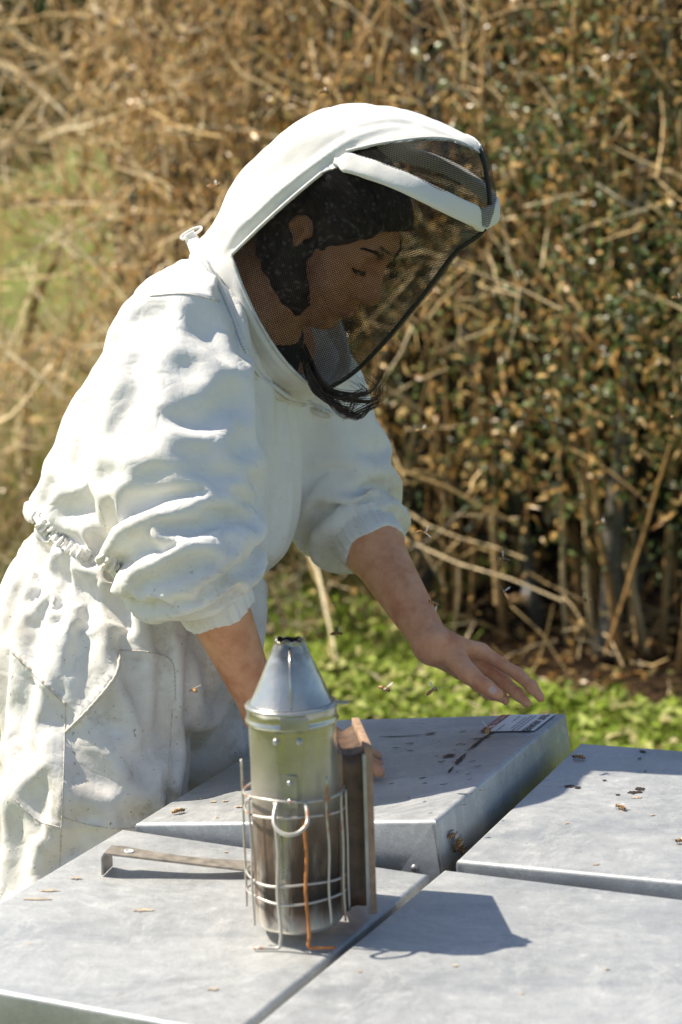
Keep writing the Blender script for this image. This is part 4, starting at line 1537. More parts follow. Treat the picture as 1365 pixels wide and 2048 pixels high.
c_ = .010
FOLDS = [
    # near sleeve: long soft folds from the shoulder
    ([(325, 640), (300, 720), (285, 800), (270, 900)], -.007, .020, .018), ([(355, 620), (335, 700), (318, 790), (310, 880)], .012, .020, .012),
    ([(262, 660), (235, 740), (212, 830), (205, 930)], .013, .016, .012), ([(240, 660), (215, 760), (198, 860)], -.004, .014, .014),
    ([(410, 610), (425, 660), (440, 700)], -.006, .014, .010), ([(450, 720), (400, 770), (355, 815)], .012, .022, .012),
    ([(490, 780), (420, 800), (362, 830)], -.006, .018, .018), ([(355, 830), (350, 900), (360, 980)], .007, .022, .012),
    ([(500, 860), (440, 870), (380, 860)], -.006, .014, .012), ([(490, 930), (430, 950), (380, 940)], .006, .014, .010),
    ([(300, 900), (330, 960), (350, 1010)], -.006, .012, .012),
    # bunched rolls above the near cuff
    ([(235, 1050), (290, 1035), (360, 1010), (430, 985), (495, 985)], .016, .013, .013), ([(240, 1075), (300, 1068), (370, 1038), (440, 1010), (500, 1010)], -.014, .010, .010),
    ([(238, 1100), (300, 1095), (370, 1062), (440, 1035), (498, 1045)], .016, .012, .012), ([(255, 1130), (310, 1122), (380, 1090), (450, 1065), (495, 1075)], -.016, .009, .009),
    ([(270, 1150), (330, 1140), (395, 1110), (450, 1092), (490, 1105)], .016, .012, .010), ([(285, 1175), (340, 1165), (400, 1135), (455, 1118), (488, 1130)], -.013, .008, .008),
    ([(275, 1205), (330, 1195), (390, 1165), (445, 1142), (485, 1150)], .014, .011, .010), ([(300, 1225), (350, 1212), (395, 1190)], -.010, .008, .008),
    ([(400, 1000), (420, 1030), (470, 1040)], -.009, .010, .008), ([(440, 1000), (480, 1020), (500, 1050)], .008, .010, .008),
    ([(320, 1190), (335, 1215), (365, 1225)], -.008, .007, .007),
    # far sleeve
    ([(620, 960), (690, 905), (760, 860)], -.013, .016, .012), ([(640, 900), (690, 860), (735, 830)], .010, .018, .012), ([(630, 1000), (700, 960), (772, 920)], .012, .020, .012),
    ([(690, 1010), (730, 990), (775, 965)], -.011, .010, .010), ([(700, 1040), (750, 1020), (800, 1000)], .012, .014, .010), ([(715, 1030), (745, 1000), (770, 975)], -.008, .008, .006),
    ([(640, 1040), (680, 1030), (720, 1000)], .008, .016, .012), ([(620, 1070), (660, 1060), (700, 1060)], .010, .016, .010), ([(740, 1040), (780, 1025), (800, 1025)], -.007, .008, .008),
    # back and flank
    ([(300, 570), (230, 660), (170, 780)], .008, .020, .018), ([(190, 720), (160, 850), (150, 960)], -.012, .016, .016), ([(165, 830), (140, 930), (130, 1010)], .010, .018, .012),
    ([(210, 980), (170, 990), (130, 1020)], -.010, .014, .010), ([(200, 930), (160, 960), (110, 980)], .008, .016, .012), ([(190, 1040), (165, 1070), (150, 1085)], .012, .014, .010),
    ([(230, 1010), (205, 1050), (185, 1090)], -.009, .010, .010), ([(110, 1000), (105, 1030), (112, 1055)], .010, .012, .010), ([(90, 960), (82, 1000), (90, 1030)], -.006, .010, .010),
    # trousers: gathers below the elastic, hip, crotch and knee
    ([(95, 1060), (70, 1120), (50, 1200), (45, 1290)], .013, .011, .011), ([(80, 1080), (45, 1150), (25, 1230)], -.012, .009, .009), ([(120, 1075), (105, 1150), (95, 1240), (90, 1330)], .013, .012, .010),
    ([(105, 1080), (85, 1160), (72, 1260)], -.013, .009, .009), ([(150, 1100), (150, 1180), (135, 1270), (120, 1340)], .010, .014, .012), ([(135, 1095), (128, 1180), (112, 1280)], -.011, .009, .009),
    ([(180, 1120), (200, 1200), (215, 1290), (225, 1340)], .009, .016, .012), ([(165, 1110), (175, 1200), (170, 1300)], -.008, .010, .012),
    ([(240, 1330), (300, 1320), (360, 1340), (400, 1390)], -.010, .012, .012), ([(360, 1350), (400, 1410), (415, 1440), (380, 1500)], .014, .016, .014), ([(330, 1440), (290, 1480), (260, 1520)], -.010, .014, .012),
    ([(330, 1400), (360, 1440), (345, 1500)], .010, .018, .014), ([(410, 1450), (390, 1500), (350, 1560)], -.012, .012, .016), ([(60, 1420), (100, 1480), (125, 1560)], .006, .016, .016),
    ([(150, 1560), (200, 1590), (260, 1590)], .007, .016, .014), ([(60, 1560), (90, 1610), (110, 1650)], -.007, .012, .012), ([(180, 1620), (220, 1650), (210, 1700)], .010, .014, .010),
    ([(140, 1640), (170, 1680), (200, 1700)], -.009, .012, .010), ([(100, 1620), (80, 1680), (100, 1720)], .008, .014, .010), ([(520, 1130), (480, 1260), (470, 1380)], .006, .02, .02),
    ([(450, 1330), (460, 1400), (430, 1500)], -.007, .016, .016), ([(60, 1650), (95, 1700), (110, 1740)], -.008, .012, .010),
    # chest
    ([(515, 760), (560, 830), (600, 900)], -.006, .022, .018), ([(590, 820), (602, 880), (612, 950)], .008, .014, .012), ([(600, 1010), (560, 1080), (520, 1150)], .005, .02, .02),
    ([(500, 690), (510, 780), (515, 860)], -.008, .014, .014),
]
# the hem seams: yoke, side seam, knee seams, pocket edge (small sharp ridges with a groove beside them)
SEAMS = [([(300, 590), (370, 586), (440, 600)], .0035, .004, .006), ([(130, 1460), (128, 1540), (124, 1640), (120, 1720)], .003, .004, .004), ([(30, 1600), (75, 1640), (120, 1655), (170, 1650), (215, 1645)], .004, .005, .005),
         ([(128, 1630), (190, 1650), (260, 1655), (320, 1640)], .004, .005, .004), ([(240, 1305), (230, 1350), (190, 1405), (132, 1465)], .009, .006, .005), ([(25, 1305), (75, 1355), (132, 1408)], .006, .006, .005),
         ([(240, 1300), (300, 1305), (350, 1330)], .004, .005, .005), ([(345, 1420), (340, 1500), (330, 1600)], .003, .006, .006), ([(590, 1120), (540, 1250)], .003, .006, .006), ([(200, 1010), (215, 1060), (190, 1110)], .002, .003, .003)]
V = CV


def crumple(V0, V, F, fac, lo_, hi_, kf, iters=260, bend=.10, grav=0.0, pin=None):
    """position-based thin cloth: rest lengths longer than the smooth pattern, so the slack buckles into folds.
    V0 smooth base, V seeded start, fac(mid, dir) -> slack factor, lo_/hi_ how far it may sink or rise, kf hold to the base"""
    E = np.concatenate([np.stack([F[:, k], F[:, (k+1) % 4]], 1) for k in range(4)])
    E = np.unique(np.sort(E, 1), axis=0)
    D = np.concatenate([F[:, [0, 2]], F[:, [1, 3]]])
    ne = len(E)
    A = np.concatenate([E, D])
    d = V0[A[:, 1]]-V0[A[:, 0]]
    ln = np.linalg.norm(d, axis=1)
    L0 = ln*fac((V0[A[:, 0]]+V0[A[:, 1]])/2, d/(ln[:, None]+1e-9))
    wt = np.where(np.arange(len(A)) < ne, 1.0, .45)
    n = len(V)
    i0, i1 = A[:, 0], A[:, 1]
    deg = np.bincount(i0, wt, n)+np.bincount(i1, wt, n)+1e-9
    e0, e1 = E[:, 0], E[:, 1]
    dn = (np.bincount(e0, minlength=n)+np.bincount(e1, minlength=n)+1e-9)[:, None]
    N0 = vert_normals(V0, F)
    x = V.copy()
    vel = np.zeros_like(x)
    free = np.ones(n) if pin is None else 1-pin
    for it in range(iters):
        x0 = x.copy()
        x = x+vel*.85*free[:, None]
        x[:, 2] -= grav
        r = x[i1]-x[i0]
        l = np.sqrt((r*r).sum(1))+1e-9
        c = r*(wt*(l-L0)/l*.5)[:, None]
        dx = np.stack([np.bincount(i0, c[:, k], n)-np.bincount(i1, c[:, k], n) for k in range(3)], 1)/deg[:, None]
        x = x+dx*1.7*free[:, None]
        lap = np.stack([np.bincount(e0, x[e1, k], n)+np.bincount(e1, x[e0, k], n) for k in range(3)], 1)/dn-x
        lap2 = np.stack([np.bincount(e0, lap[e1, k], n)+np.bincount(e1, lap[e0, k], n) for k in range(3)], 1)/dn-lap
        x = x-lap2*bend
        q = x-V0
        h = (q*N0).sum(1)
        hc = np.clip(h, lo_, hi_)
        x = x-N0*((h-hc)*.6)[:, None]-q*kf[:, None]
        if pin is not None: x = x*(1-pin[:, None])+V*pin[:, None]
        vel = x-x0
        sp_ = np.linalg.norm(vel, axis=1, keepdims=True)
        vel = vel*np.minimum(1, .0012/(sp_+1e-12))
    return x


# elastic line at the waist
wl = at(292, 1085, 3.47)
wn = nrm(np.cross(at(85, 1048, 3.47)-at(300, 1125, 3.47), NT)); wn = wn if wn[2] > 0 else -wn
wp = at(190, 1085, 3.47)
N0 = vert_normals(V, F)


def regions(P):
    sr = chain(P, SLR, SLRr, .03); sl_ = chain(P, SLL, SLLr, .03)
    tz = np.minimum(cover_parts(P), trouser_parts(P))
    wr = 1/(1+np.exp((sr-tz)/.006)); wl_ = 1/(1+np.exp((sl_-tz)/.006))
    return wr, wl_, np.clip(1-wr-wl_, 0, 1)


def chain_t(P, pts):
    """axis direction and distance along a sleeve (0 shoulder .. 1 cuff)"""
    pts = np.array(pts)
    ln = np.linalg.norm(np.diff(pts, axis=0), axis=1); cum = np.concatenate([[0], np.cumsum(ln)])
    best = np.full(len(P), 1e9); T = np.zeros_like(P); t = np.zeros(len(P))
    for i in range(len(pts)-1):
        d = pts[i+1]-pts[i]
        h = np.clip(((P-pts[i])@d)/(d@d), 0, 1)
        r = np.linalg.norm(P-pts[i]-h[:, None]*d, axis=1)
        k = r < best
        best[k] = r[k]; T[k] = d/ln[i]; t[k] = (cum[i]+h[k]*ln[i])/cum[-1]
    return T, t


def slack_a(P, D):
    """long soft folds: spare width round the sleeves, body and legs"""
    wr, wl_, wb = regions(P)
    h = (P-wp)@wn
    f = np.ones(len(P))
    for w_, pts in ((wr, SLR), (wl_, SLL)):
        T, t = chain_t(P, pts)
        c2 = (D*T).sum(1)**2
        f += w_*(c2*(.05+.10*np.clip((t-.5)/.4, 0, 1))+(1-c2)*.10*np.clip((.85-t)/.3, 0, 1))
    az = (D@E2)**2
    f += wb*(az*.05+(1-az)*(.09+.05*np.exp(-np.abs(h)/.1)))
    f += wb*az*.08*np.exp(-(np.clip(h-.02, 0, 9)/.07)**2)*(h > 0)
    return f


def slack_b(P, D):
    """tight bunching above the cuffs, gathers at the elastic"""
    wr, wl_, wb = regions(P)
    h = (P-wp)@wn
    f = np.full(len(P), 1.026)
    for w_, pts, t0, mx in ((wr, SLR, .58, .46), (wl_, SLL, .60, .40)):
        T, t = chain_t(P, pts)
        c2 = (D*T).sum(1)**2
        f += w_*c2*mx*np.clip((t-t0)/(.95-t0), 0, 1)**.8
    az = (D@E2)**2
    f += wb*(1-az)*.22*np.exp(-np.abs(h)/np.where(h > 0, .03, .06))
    return f


def subdivide(V, F):
    me = mesh_np('tmp', V, F)
    o = bpy.data.objects.new('tmp', me); COL.objects.link(o)
    md = o.modifiers.new('s', 'SUBSURF'); md.levels = 1
    e = bpy.data.meshes.new_from_object(o.evaluated_get(bpy.context.evaluated_depsgraph_get()))
    n = len(e.vertices)
    W_ = np.empty(n*3, np.float32); e.vertices.foreach_get('co', W_)
    Q = np.empty(len(e.loops), np.int32); e.loops.foreach_get('vertex_index', Q)
    bpy.data.objects.remove(o); bpy.data.meshes.remove(me); bpy.data.meshes.remove(e)
    return W_.reshape(-1, 3).astype(float), Q.reshape(-1, 4)


def pins(V):
    h = (V-wp)@wn
    q = V-wl
    wr, wl2, wb = regions(V)
    _T, t1 = chain_t(V, SLR); _T, t2 = chain_t(V, SLL)
    p = np.clip(1-np.abs(hood_sdf(V, .146, .004))/.006, 0, 1)+np.clip((t1-.955)/.03, 0, 1)*wr+np.clip((t2-.955)/.03, 0, 1)*wl2
    low = np.clip((t1-.6)/.3, 0, 1)*wr+np.clip((t2-.62)/.3, 0, 1)*wl2
    return np.clip(p, 0, 1), low, h, q, wb, t1*.62*wr+t2*.5*wl2


pin, lowr, h_, q, wb_, tslv = pins(V)
waistf = wb_*(q@T1 < .07)
S0 = V-N0*(.018*np.exp(-(h_/.018)**2)*waistf)[:, None]
S1 = strokes(S0, F, [(p, h*1.0, max(a, .012)*1.2, max(b, .012)*1.2) for p, h, a, b in FOLDS])
S1 = S1+N0*(.0025*wave(V, 26, 3, 2))[:, None]
V = crumple(S0, S1, F, slack_a, -.026, .030, .0016+0*lowr, 200, .03, .00003, np.clip(pin+.5*np.exp(-(h_/.012)**2)*waistf, 0, 1))
V, F = subdivide(V, F)
CF = F
pin, lowr, h_, q, wb_, tslv = pins(V)
waistf = wb_*(q@T1 < .07)
N0 = vert_normals(V, F)
ang = np.arctan2(q@NT, q@T1)
rip = np.sin(ang*19+3*np.sin(ang*5+1)+2*np.sin(ang*3))*.6+np.sin(ang*33+3*np.sin(ang*7+1))*.5
S1 = V+N0*((.003*rip*np.exp(-np.abs(h_)/.04)*waistf)+.0008*wave(V, 60, 3, 2)+.0022*lowr*np.sin(tslv*95+3*wave(V, 14, 9, 1)))[:, None]
V = crumple(V, S1, F, slack_b, -.014-.006*lowr, .016+.010*lowr, .0045-.0035*lowr, 200, .04, 0.0, np.clip(pin+.5*np.exp(-(h_/.009)**2)*waistf, 0, 1))
V = V+.6*(V-relax(V, F, 5, .5))*(1-pin)[:, None]            # sharpen the creases
V = strokes(V, F, SEAMS)
CV = V

m = M('white_cotton')
g1, g2, g3, g4 = m.noise(3.2, 5), m.noise(11, 6, 0.65), m.noise(120, 4, 0.7), m.noise(30, 4)
sep = m.n('ShaderNodeSeparateXYZ'); m.l(m.co(), sep.inputs[0])
low = m.ramp(m.math('DIVIDE', sep.outputs[2], 1.5), [(0.52, 1.0), (0.80, 0.10)])
c = m.ramp(g1, [(0.3, (0.77, 0.755, 0.72)), (0.7, (0.83, 0.815, 0.785))])
c = m.mix(m.math('MULTIPLY', low, m.ramp(g2, [(0.42, 0.0), (0.68, 0.65)])), c, (0.52, 0.45, 0.36))
c = m.mix(m.math('MULTIPLY', low, m.ramp(m.noise(9, 6, 0.75), [(0.54, 0.0), (0.68, 0.75)])), c, (0.44, 0.35, 0.25))
c = m.mix(m.math('MULTIPLY', low, m.ramp(g3, [(0.63, 0.0), (0.69, 0.85)])), c, (0.26, 0.19, 0.12))
m.col(c).set(Roughness=0.85, Specular_IOR_Level=0.15, Sheen_Weight=0.15)
b1 = m.bump(m.noise(520, 3), 0.25, 0.0006)
b2 = m.bump(g4, 0.35, 0.004, b1)
b3 = m.bump(m.noise(75, 4), 0.25, 0.002, b2)
wv = m.n('ShaderNodeTexNoise'); wv.inputs['Scale'].default_value = 7; wv.inputs['Detail'].default_value = 3
m.l(m.co(), wv.inputs['Vector'])
cmb = m.mix(0.16, m.co(), wv.outputs['Color'])
for sc_, st_, ds in ((9, .24, .006), (24, .15, .003)):          # sharp creases between flat facets
    vo = m.n('ShaderNodeTexVoronoi', feature='DISTANCE_TO_EDGE'); vo.inputs['Scale'].default_value = sc_
    m.l(cmb, vo.inputs['Vector'])
    b3 = m.bump(m.ramp(vo.outputs['Distance'], [(0.0, 0.0), (0.10, 0.7), (0.45, 1.0)]), st_, ds, b3)
COTTON = m.m
cover = obj('coverall', CV, CF, COTTON, man)


def cuff(name, c, d, r, ln, seed, parent):
    """ribbed elastic cuff"""
    d = nrm(d); e = nrm(np.cross(d, [0.3, .2, 1])); b = np.cross(d, e)
    n, V_, F_ = 120, [], []
    g = np.random.default_rng(seed)
    ph = g.uniform(0, 6.28, 4)
    prof = [(-.010, 1.10), (-.004, 1.04), (0.0, .99), (.25, 1.0), (.5, 1.015), (.75, 1.0), (.96, .985), (1.0, .96), (.98, .92), (.6, .90)]
    for t, k in prof:
        for i in range(n):
            a = 2*math.pi*i/n
            rp = .022*math.sin(26*a+2*math.sin(3*a+ph[0]))+.014*math.sin(41*a+ph[1])
            rp *= 1.0 if k > .95 else .4
            tt_ = t*ln if t >= 0 else t
            V_.append(c+d*(tt_+.0025*math.sin(5*a+ph[2])*t)+r*(k+rp)*(e*math.cos(a)+b*math.sin(a)))
    for j in range(len(prof)-1):
        for i in range(n):
            F_.append((j*n+i, j*n+(i+1) % n, (j+1)*n+(i+1) % n, (j+1)*n+i))
    return obj(name, V_, F_, COTTON, parent)


def arm_axis(E, W_, p):
    t = np.clip(((p-E)@(W_-E))/((W_-E)@(W_-E)), 0, 1)
    return E+(W_-E)*t


cuff('cuff', CUFR[0]-CUFR[1]*.004, CUFR[1], .0520, .038, 1, cover)
cuff('cuff', CUFL[0]-CUFL[1]*.002, CUFL[1], .0500, .036, 2, cover)

ctree0 = BVHTree.FromPolygons([tuple(p) for p in CV], [tuple(int(i) for i in f) for f in CF])
THREAD = plain('seam_tape', (0.60, 0.56, 0.50), 0.85, var=0.2, sc=120).m


def seam(name, pts, r, mat, n=60, stitch=False):
    P = []
    for u, v in spline(np.array(pts, float), n):
        p, nn = hit(ctree0, u, v)
        if p is not None and (not P or np.linalg.norm(p-P[-1]) < .05): P.append(p+nn*r*.25)
    if len(P) > 3:
        V, F = tube(np.array(P), r*(1+.4*np.sign(np.sin(np.arange(len(P))*2.1))) if stitch else r, 6)
        obj(name, V, F, mat, cover)


for pts in ([(240, 1303), (233, 1348), (190, 1405), (132, 1465)], [(25, 1303), (75, 1353), (132, 1408)]):
    seam('pocket_edge', pts, .0024, THREAD)
for pts in ([(132, 1408), (128, 1540), (124, 1640), (120, 1735)], [(30, 1600), (75, 1640), (120, 1655)], [(128, 1635), (190, 1652), (260, 1657), (320, 1642)],
            [(240, 1300), (300, 1305), (345, 1325), (352, 1400)], [(345, 1420), (340, 1500), (330, 1600)], [(300, 592), (370, 588), (440, 602)], [(198, 1010), (212, 1060), (188, 1110)]):
    seam('seam', pts, .0008, THREAD, 90, True)

# gathered elastic band at the back of the waist, every ruffle a real ridge
WP = spline(np.array([(70, 1032), (92, 1058), (122, 1084), (158, 1104), (200, 1120), (240, 1136)], float), 170)
Tn = np.gradient(WP, axis=0); Tn /= np.linalg.norm(Tn, axis=1)[:, None]
Pn = np.stack([-Tn[:, 1], Tn[:, 0]], 1)
rows = []
gw = np.random.default_rng(12)
phs = np.cumsum(gw.uniform(.35, .95, 170))
for i in range(170):
    row = []
    for j, t in enumerate(np.linspace(-1, 1, 9)):
        p, nn = hit(ctree0, *(WP[i]+Pn[i]*t*15))
        row.append(None if p is None else p+nn*(.0045*(1-t**4)+.0030*math.sin(phs[i]+.6*t)*(1-.3*t*t)-.0025*(abs(t) > .97)))
    rows.append(row)
ok = [all(p is not None for p in r) for r in rows]
i0 = next((i for i in range(170) if ok[i]), None)
if i0 is not None:
    R_ = [r for r, k in zip(rows, ok) if k]
    n_ = len(R_)
    obj('waist_elastic', np.array([p for r in R_ for p in r]), [(i*9+j, i*9+j+1, (i+1)*9+j+1, (i+1)*9+j) for i in range(n_-1) for j in range(8) if np.linalg.norm(R_[i][j]-R_[i+1][j]) < .03], COTTON, cover)

# ---- hood: white cloth shell with a net window at the front and two at the crown
def pix(P):
    q = np.asarray(P)-CAM
    d = q@FW
    return np.stack([682.5+FPX*(q@RI)/d, 1024-FPX*(q@UP)/d], -1), d


VEIL = np.array([(640, 347), (672, 335), (700, 328), (750, 341), (810, 365), (870, 394), (920, 418), (955, 434), (1030, 440), (900, 690), (760, 830), (690, 815), (650, 790), (628, 772), (600, 752), (560, 708), (520, 645), (490, 582), (470, 530), (463, 510),
                 (520, 455), (580, 400)], float)
CROWN = np.array([(692, 303), (760, 288), (850, 277), (905, 281), (945, 296), (966, 308), (990, 315), (1040, 360), (1040, 438), (955, 434), (920, 418), (870, 394), (810, 365), (750, 341), (700, 327)], float)
HV, HF = surface_nets(lambda P: hood_sdf(P), HC-np.array([.36, .30, .34]), HC+np.array([.36, .30, .30]), .005, pad=4.0)
HV = relax(HV, HF, 3, .5)
s_ = (HV-HC)@NH
sg = np.where(s_ >= 0, 1.0, -1.0)
MV = HV-NH*((s_-np.abs(s_))[:, None])                    # mirrored to the camera's side
uv, dd_ = pix(MV)
for poly in (VEIL, CROWN):                               # snap the nearest vertices to the window edges
    m_ = len(poly)
    bd = np.full(len(uv), 1e9); bp = uv.copy()
    for i in range(m_):
        a, b = poly[i], poly[(i+1) % m_]
        d = b-a
        t = np.clip(((uv-a)@d)/(d@d), 0, 1)
        c = a+t[:, None]*d
        r = np.linalg.norm(uv-c, axis=1)
        k = r < bd
        bd[k] = r[k]; bp[k] = c[k]
    k = (bd < 3.6) & (np.abs(s_) > .012)
    dl = (bp-uv)[k]
    MV[k] += (dl[:, :1]/FPX*dd_[k, None])*RI-(dl[:, 1:2]/FPX*dd_[k, None])*UP
    uv[k] = bp[k]
sm_ = (MV-HC)@NH
HV = MV-NH*(sm_*(1-sg))[:, None]
fc, _d = pix(MV[HF].mean(1))
isv = in_poly(fc[:, 0], fc[:, 1], VEIL)
isc = in_poly(fc[:, 0], fc[:, 1], CROWN)


def sub(V, F, k):
    f = F[k]
    used, inv = np.unique(f, return_inverse=True)
    return V[used], inv.reshape(f.shape), used


m = M('hood_cotton')
g1, g2 = m.noise(4, 5), m.noise(16, 6, 0.65)
sep = m.n('ShaderNodeSeparateXYZ'); m.l(m.co(), sep.inputs[0])
c = m.ramp(g1, [(0.3, (0.70, 0.69, 0.66)), (0.7, (0.77, 0.76, 0.73))])
lowc = m.ramp(m.math('SUBTRACT', sep.outputs[2], 1.25), [(0.0, 1.0), (0.14, 0.15)])
c = m.mix(m.math('MULTIPLY', lowc, m.ramp(g2, [(0.42, 0.0), (0.70, 0.75)])), c, (0.52, 0.44, 0.32))
m.col(c).set(Roughness=0.85, Specular_IOR_Level=0.15, Sheen_Weight=0.15)
b1 = m.bump(m.noise(520, 3), 0.25, 0.0006)
m.bump(m.noise(26, 4), 0.3, 0.004, b1)
HCOT = m.m
WV, WF, _u2 = sub(HV, HF, ~(isv | isc))
WV = strokes(WV, WF, [([(440, 505), (500, 440), (570, 375), (640, 320), (720, 270), (800, 252)], .004, .006, .006), ([(452, 512), (515, 447), (585, 382), (650, 330), (720, 288)], -.003, .004, .004),
                      ([(470, 560), (505, 640), (550, 715), (600, 765)], .004, .006, .006), ([(455, 575), (490, 660), (535, 735), (585, 785)], -.003, .004, .004),
                      ([(560, 300), (620, 270), (690, 262)], .006, .02, .02), ([(480, 400), (540, 350), (600, 320)], -.004, .016, .016), ([(700, 250), (800, 240), (900, 270)], .003, .006, .006),
                      ([(430, 470), (470, 450), (500, 430)], .005, .014, .012)])
hood = obj('hood', WV, WF, HCOT, man)
md = hood.modifiers.new('thickness', 'SOLIDIFY'); md.thickness = .002; md.offset = -1

m = M('veil_net')
atn = m.n('ShaderNodeAttribute', attribute_name='netco')
sp = m.n('ShaderNodeSeparateXYZ'); m.l(atn.outputs['Vector'], sp.inputs[0])
PIT = 0.0031
y = m.math('DIVIDE', sp.outputs[1], PIT*.866)
row = m.math('FLOOR', y)
offx = m.math('MULTIPLY', m.math('PINGPONG', row, 1.0), 0.5)
x = m.math('ADD', m.math('DIVIDE', sp.outputs[0], PIT), offx)
fx = m.math('SUBTRACT', m.math('FRACT', x), 0.5)
fy = m.math('MULTIPLY', m.math('SUBTRACT', m.math('FRACT', y), 0.5), .866)
r = m.math('SQRT', m.math('ADD', m.math('MULTIPLY', fx, fx), m.math('MULTIPLY', fy, fy)))
wire = m.math('GREATER_THAN', r, 0.38)
wn_ = m.n('ShaderNodeTexWhiteNoise', noise_dimensions='2D')
cid = m.n('ShaderNodeCombineXYZ')
m.l(m.math('FLOOR', x), cid.inputs[0]); m.l(row, cid.inputs[1])
m.l(cid.outputs[0], wn_.inputs['Vector'])
m.col(m.ramp(wn_.outputs['Value'], [(0.88, (0.007, 0.006, 0.006)), (0.90, (0.03, 0.027, 0.025)), (0.99, (0.13, 0.12, 0.11))]))   # sun sparkle on the net painted as paler colour in random cells
m.set(Roughness=0.3, Specular_IOR_Level=0.15)
m.bump(m.math('ABSOLUTE', m.math('SUBTRACT', r, 0.46)), 1.0, -0.002)
tr = m.n('ShaderNodeBsdfTransparent')
mx = m.n('ShaderNodeMixShader')
m.l(wire, mx.inputs[0]); m.l(tr.outputs[0], mx.inputs[1]); m.l(m.b.outputs[0], mx.inputs[2])
m.l(mx.outputs[0], m.out.inputs[0])
NET = m.m


def net(name, k, parent):
    V, F, used = sub(HV, HF, k)
    o = obj(name, V, F, NET, parent)
    q = V-HC
    a, b, s = q@E1, q@E2, q@NH
    co = np.stack([.94*a-np.abs(s)*.9+.3*b, b*.95-.3*a, 0*a], -1).astype(np.float32)
    at_ = o.data.attributes.new('netco', 'FLOAT_VECTOR', 'POINT')
    at_.data.foreach_set('vector', co.ravel())
    return o


net('veil', isv, hood)
net('crown_window', isc, hood)

# brim: padded tube from temple to temple round the front of the hood
htree = BVHTree.FromPolygons([tuple(p) for p in HV], [tuple(int(i) for i in f) for f in HF])


def on_hood(u, v, off=0.0):
    p, nn = hit(htree, u, v)
    if p is None:
        q = side(u, v)
        r = htree.find_nearest(Vector(hood3(q, 0)[0]))
        p, nn = np.array(r[0]), np.array(r[1])
    return p+nn*off


def relax_line(P):
    for _ in range(12):
        P = P.copy(); P[1:-1] = .5*P[1:-1]+.25*(P[2:]+P[:-2])
    return P


def mirror(p):
    return p-2*((p-HC)@NH)*NH


near = [on_hood(u, v) for u, v in ((668, 322), (700, 326), (750, 341), (810, 365), (870, 394), (920, 418), (950, 432))]
ctr = hood3(side(962, 441), 0)[0]
far_ = [mirror(p) for p in near[::-1]]
P = spline(near+[ctr]+far_, 90)
rad = .0125*np.clip(np.sin(np.linspace(0.0, math.pi, 90))*6, .35, 1)
T = nrm(np.gradient(P, axis=0))
on_ = nrm(P-(HC+E2*.02-E1*.02))
Bn = nrm(np.cross(T, on_)); on_ = np.cross(Bn, T)
V = []
for i in range(90):                                        # flat padded band: wider than thick
    for k in range(16):
        a = 2*math.pi*k/16
        V.append(P[i]+on_[i]*rad[i]*.42*np.sign(math.cos(a))*abs(math.cos(a))**.7+Bn[i]*rad[i]*1.25*np.sign(math.sin(a))*abs(math.sin(a))**.8)
V = np.array(V)
V = V+.0014*wave(V, 70, 8)[:, None]*np.repeat(on_, 16, 0)
F = [(i*16+k, i*16+(k+1) % 16, (i+1)*16+(k+1) % 16, (i+1)*16+k) for i in range(89) for k in range(16)]
obj('brim', V, F, HCOT, hood)
# bound edges of the net windows
HEM = plain('hem_tape', (0.60, 0.59, 0.56), 0.8, var=0.15, sc=80).m


def hem(pts, r, name='hem'):
    P = spline([on_hood(u, v, .001) for u, v in pts], 70)
    for Q in (P, np.array([mirror(p) for p in P])):
        V, F = tube(Q, r, 6)
        obj(name, V, F, HEM, hood)


hem([(645, 346), (580, 400), (520, 455), (465, 509)], .0026)
hem([(463, 511), (472, 535), (490, 582), (520, 645), (560, 708), (600, 752), (630, 771)], .0026)
hem([(694, 303), (760, 288), (850, 277), (905, 281), (945, 296)], .0024)

# dark tubes added to darken the net's front edge and outline
NET_OUTLINE = plain('net_outline_dark', (0.012, 0.011, 0.011), 0.6, var=0.3).m
sp_ = [hood3(side(u, v), 0)[0] for u, v in ((962, 452), (945, 478), (908, 500), (868, 556), (820, 618), (775, 672), (735, 716), (700, 748), (668, 770), (640, 784))]
P = []
for q_ in spline(sp_, 60):
    r = htree.find_nearest(Vector(q_))
    P.append(np.array(r[0]))
V, F = tube(relax_line(np.array(P)), .0034, 7)
obj('veil_dark_outline', V, F, NET_OUTLINE, hood)
sp_ = [hood3(side(u, v), 0)[0] for u, v in ((955, 300), (966, 330), (972, 370), (974, 410))]
V, F = tube(relax_line(np.array([np.array(htree.find_nearest(Vector(q_))[0]) for q_ in spline(sp_, 24)])), .0034, 7)
obj('crown_dark_outline', V, F, NET_OUTLINE, hood)  # same added dark outline, on the crown net

# ---- zip that joins hood and coverall
m = M('zip_teeth')
m.rgb((0.72, 0.71, 0.69)).set(Roughness=0.5)
ZIP = m.m
ctree = BVHTree.FromPolygons([tuple(p) for p in CV], [tuple(int(i) for i in f) for f in CF])


def on_suit(u, v, off=0.0):
    p, nn = hit(ctree, u, v)
    return None if p is None else p+nn*off


def first(u, v, off):
    """front-most of hood and coverall"""
    a, an = hit(htree, u, v); b, bn = hit(ctree, u, v)
    c = [(np.linalg.norm(p-CAM), p+q*off) for p, q in ((a, an), (b, bn)) if p is not None]
    return min(c, key=lambda t: t[0])[1] if c else None


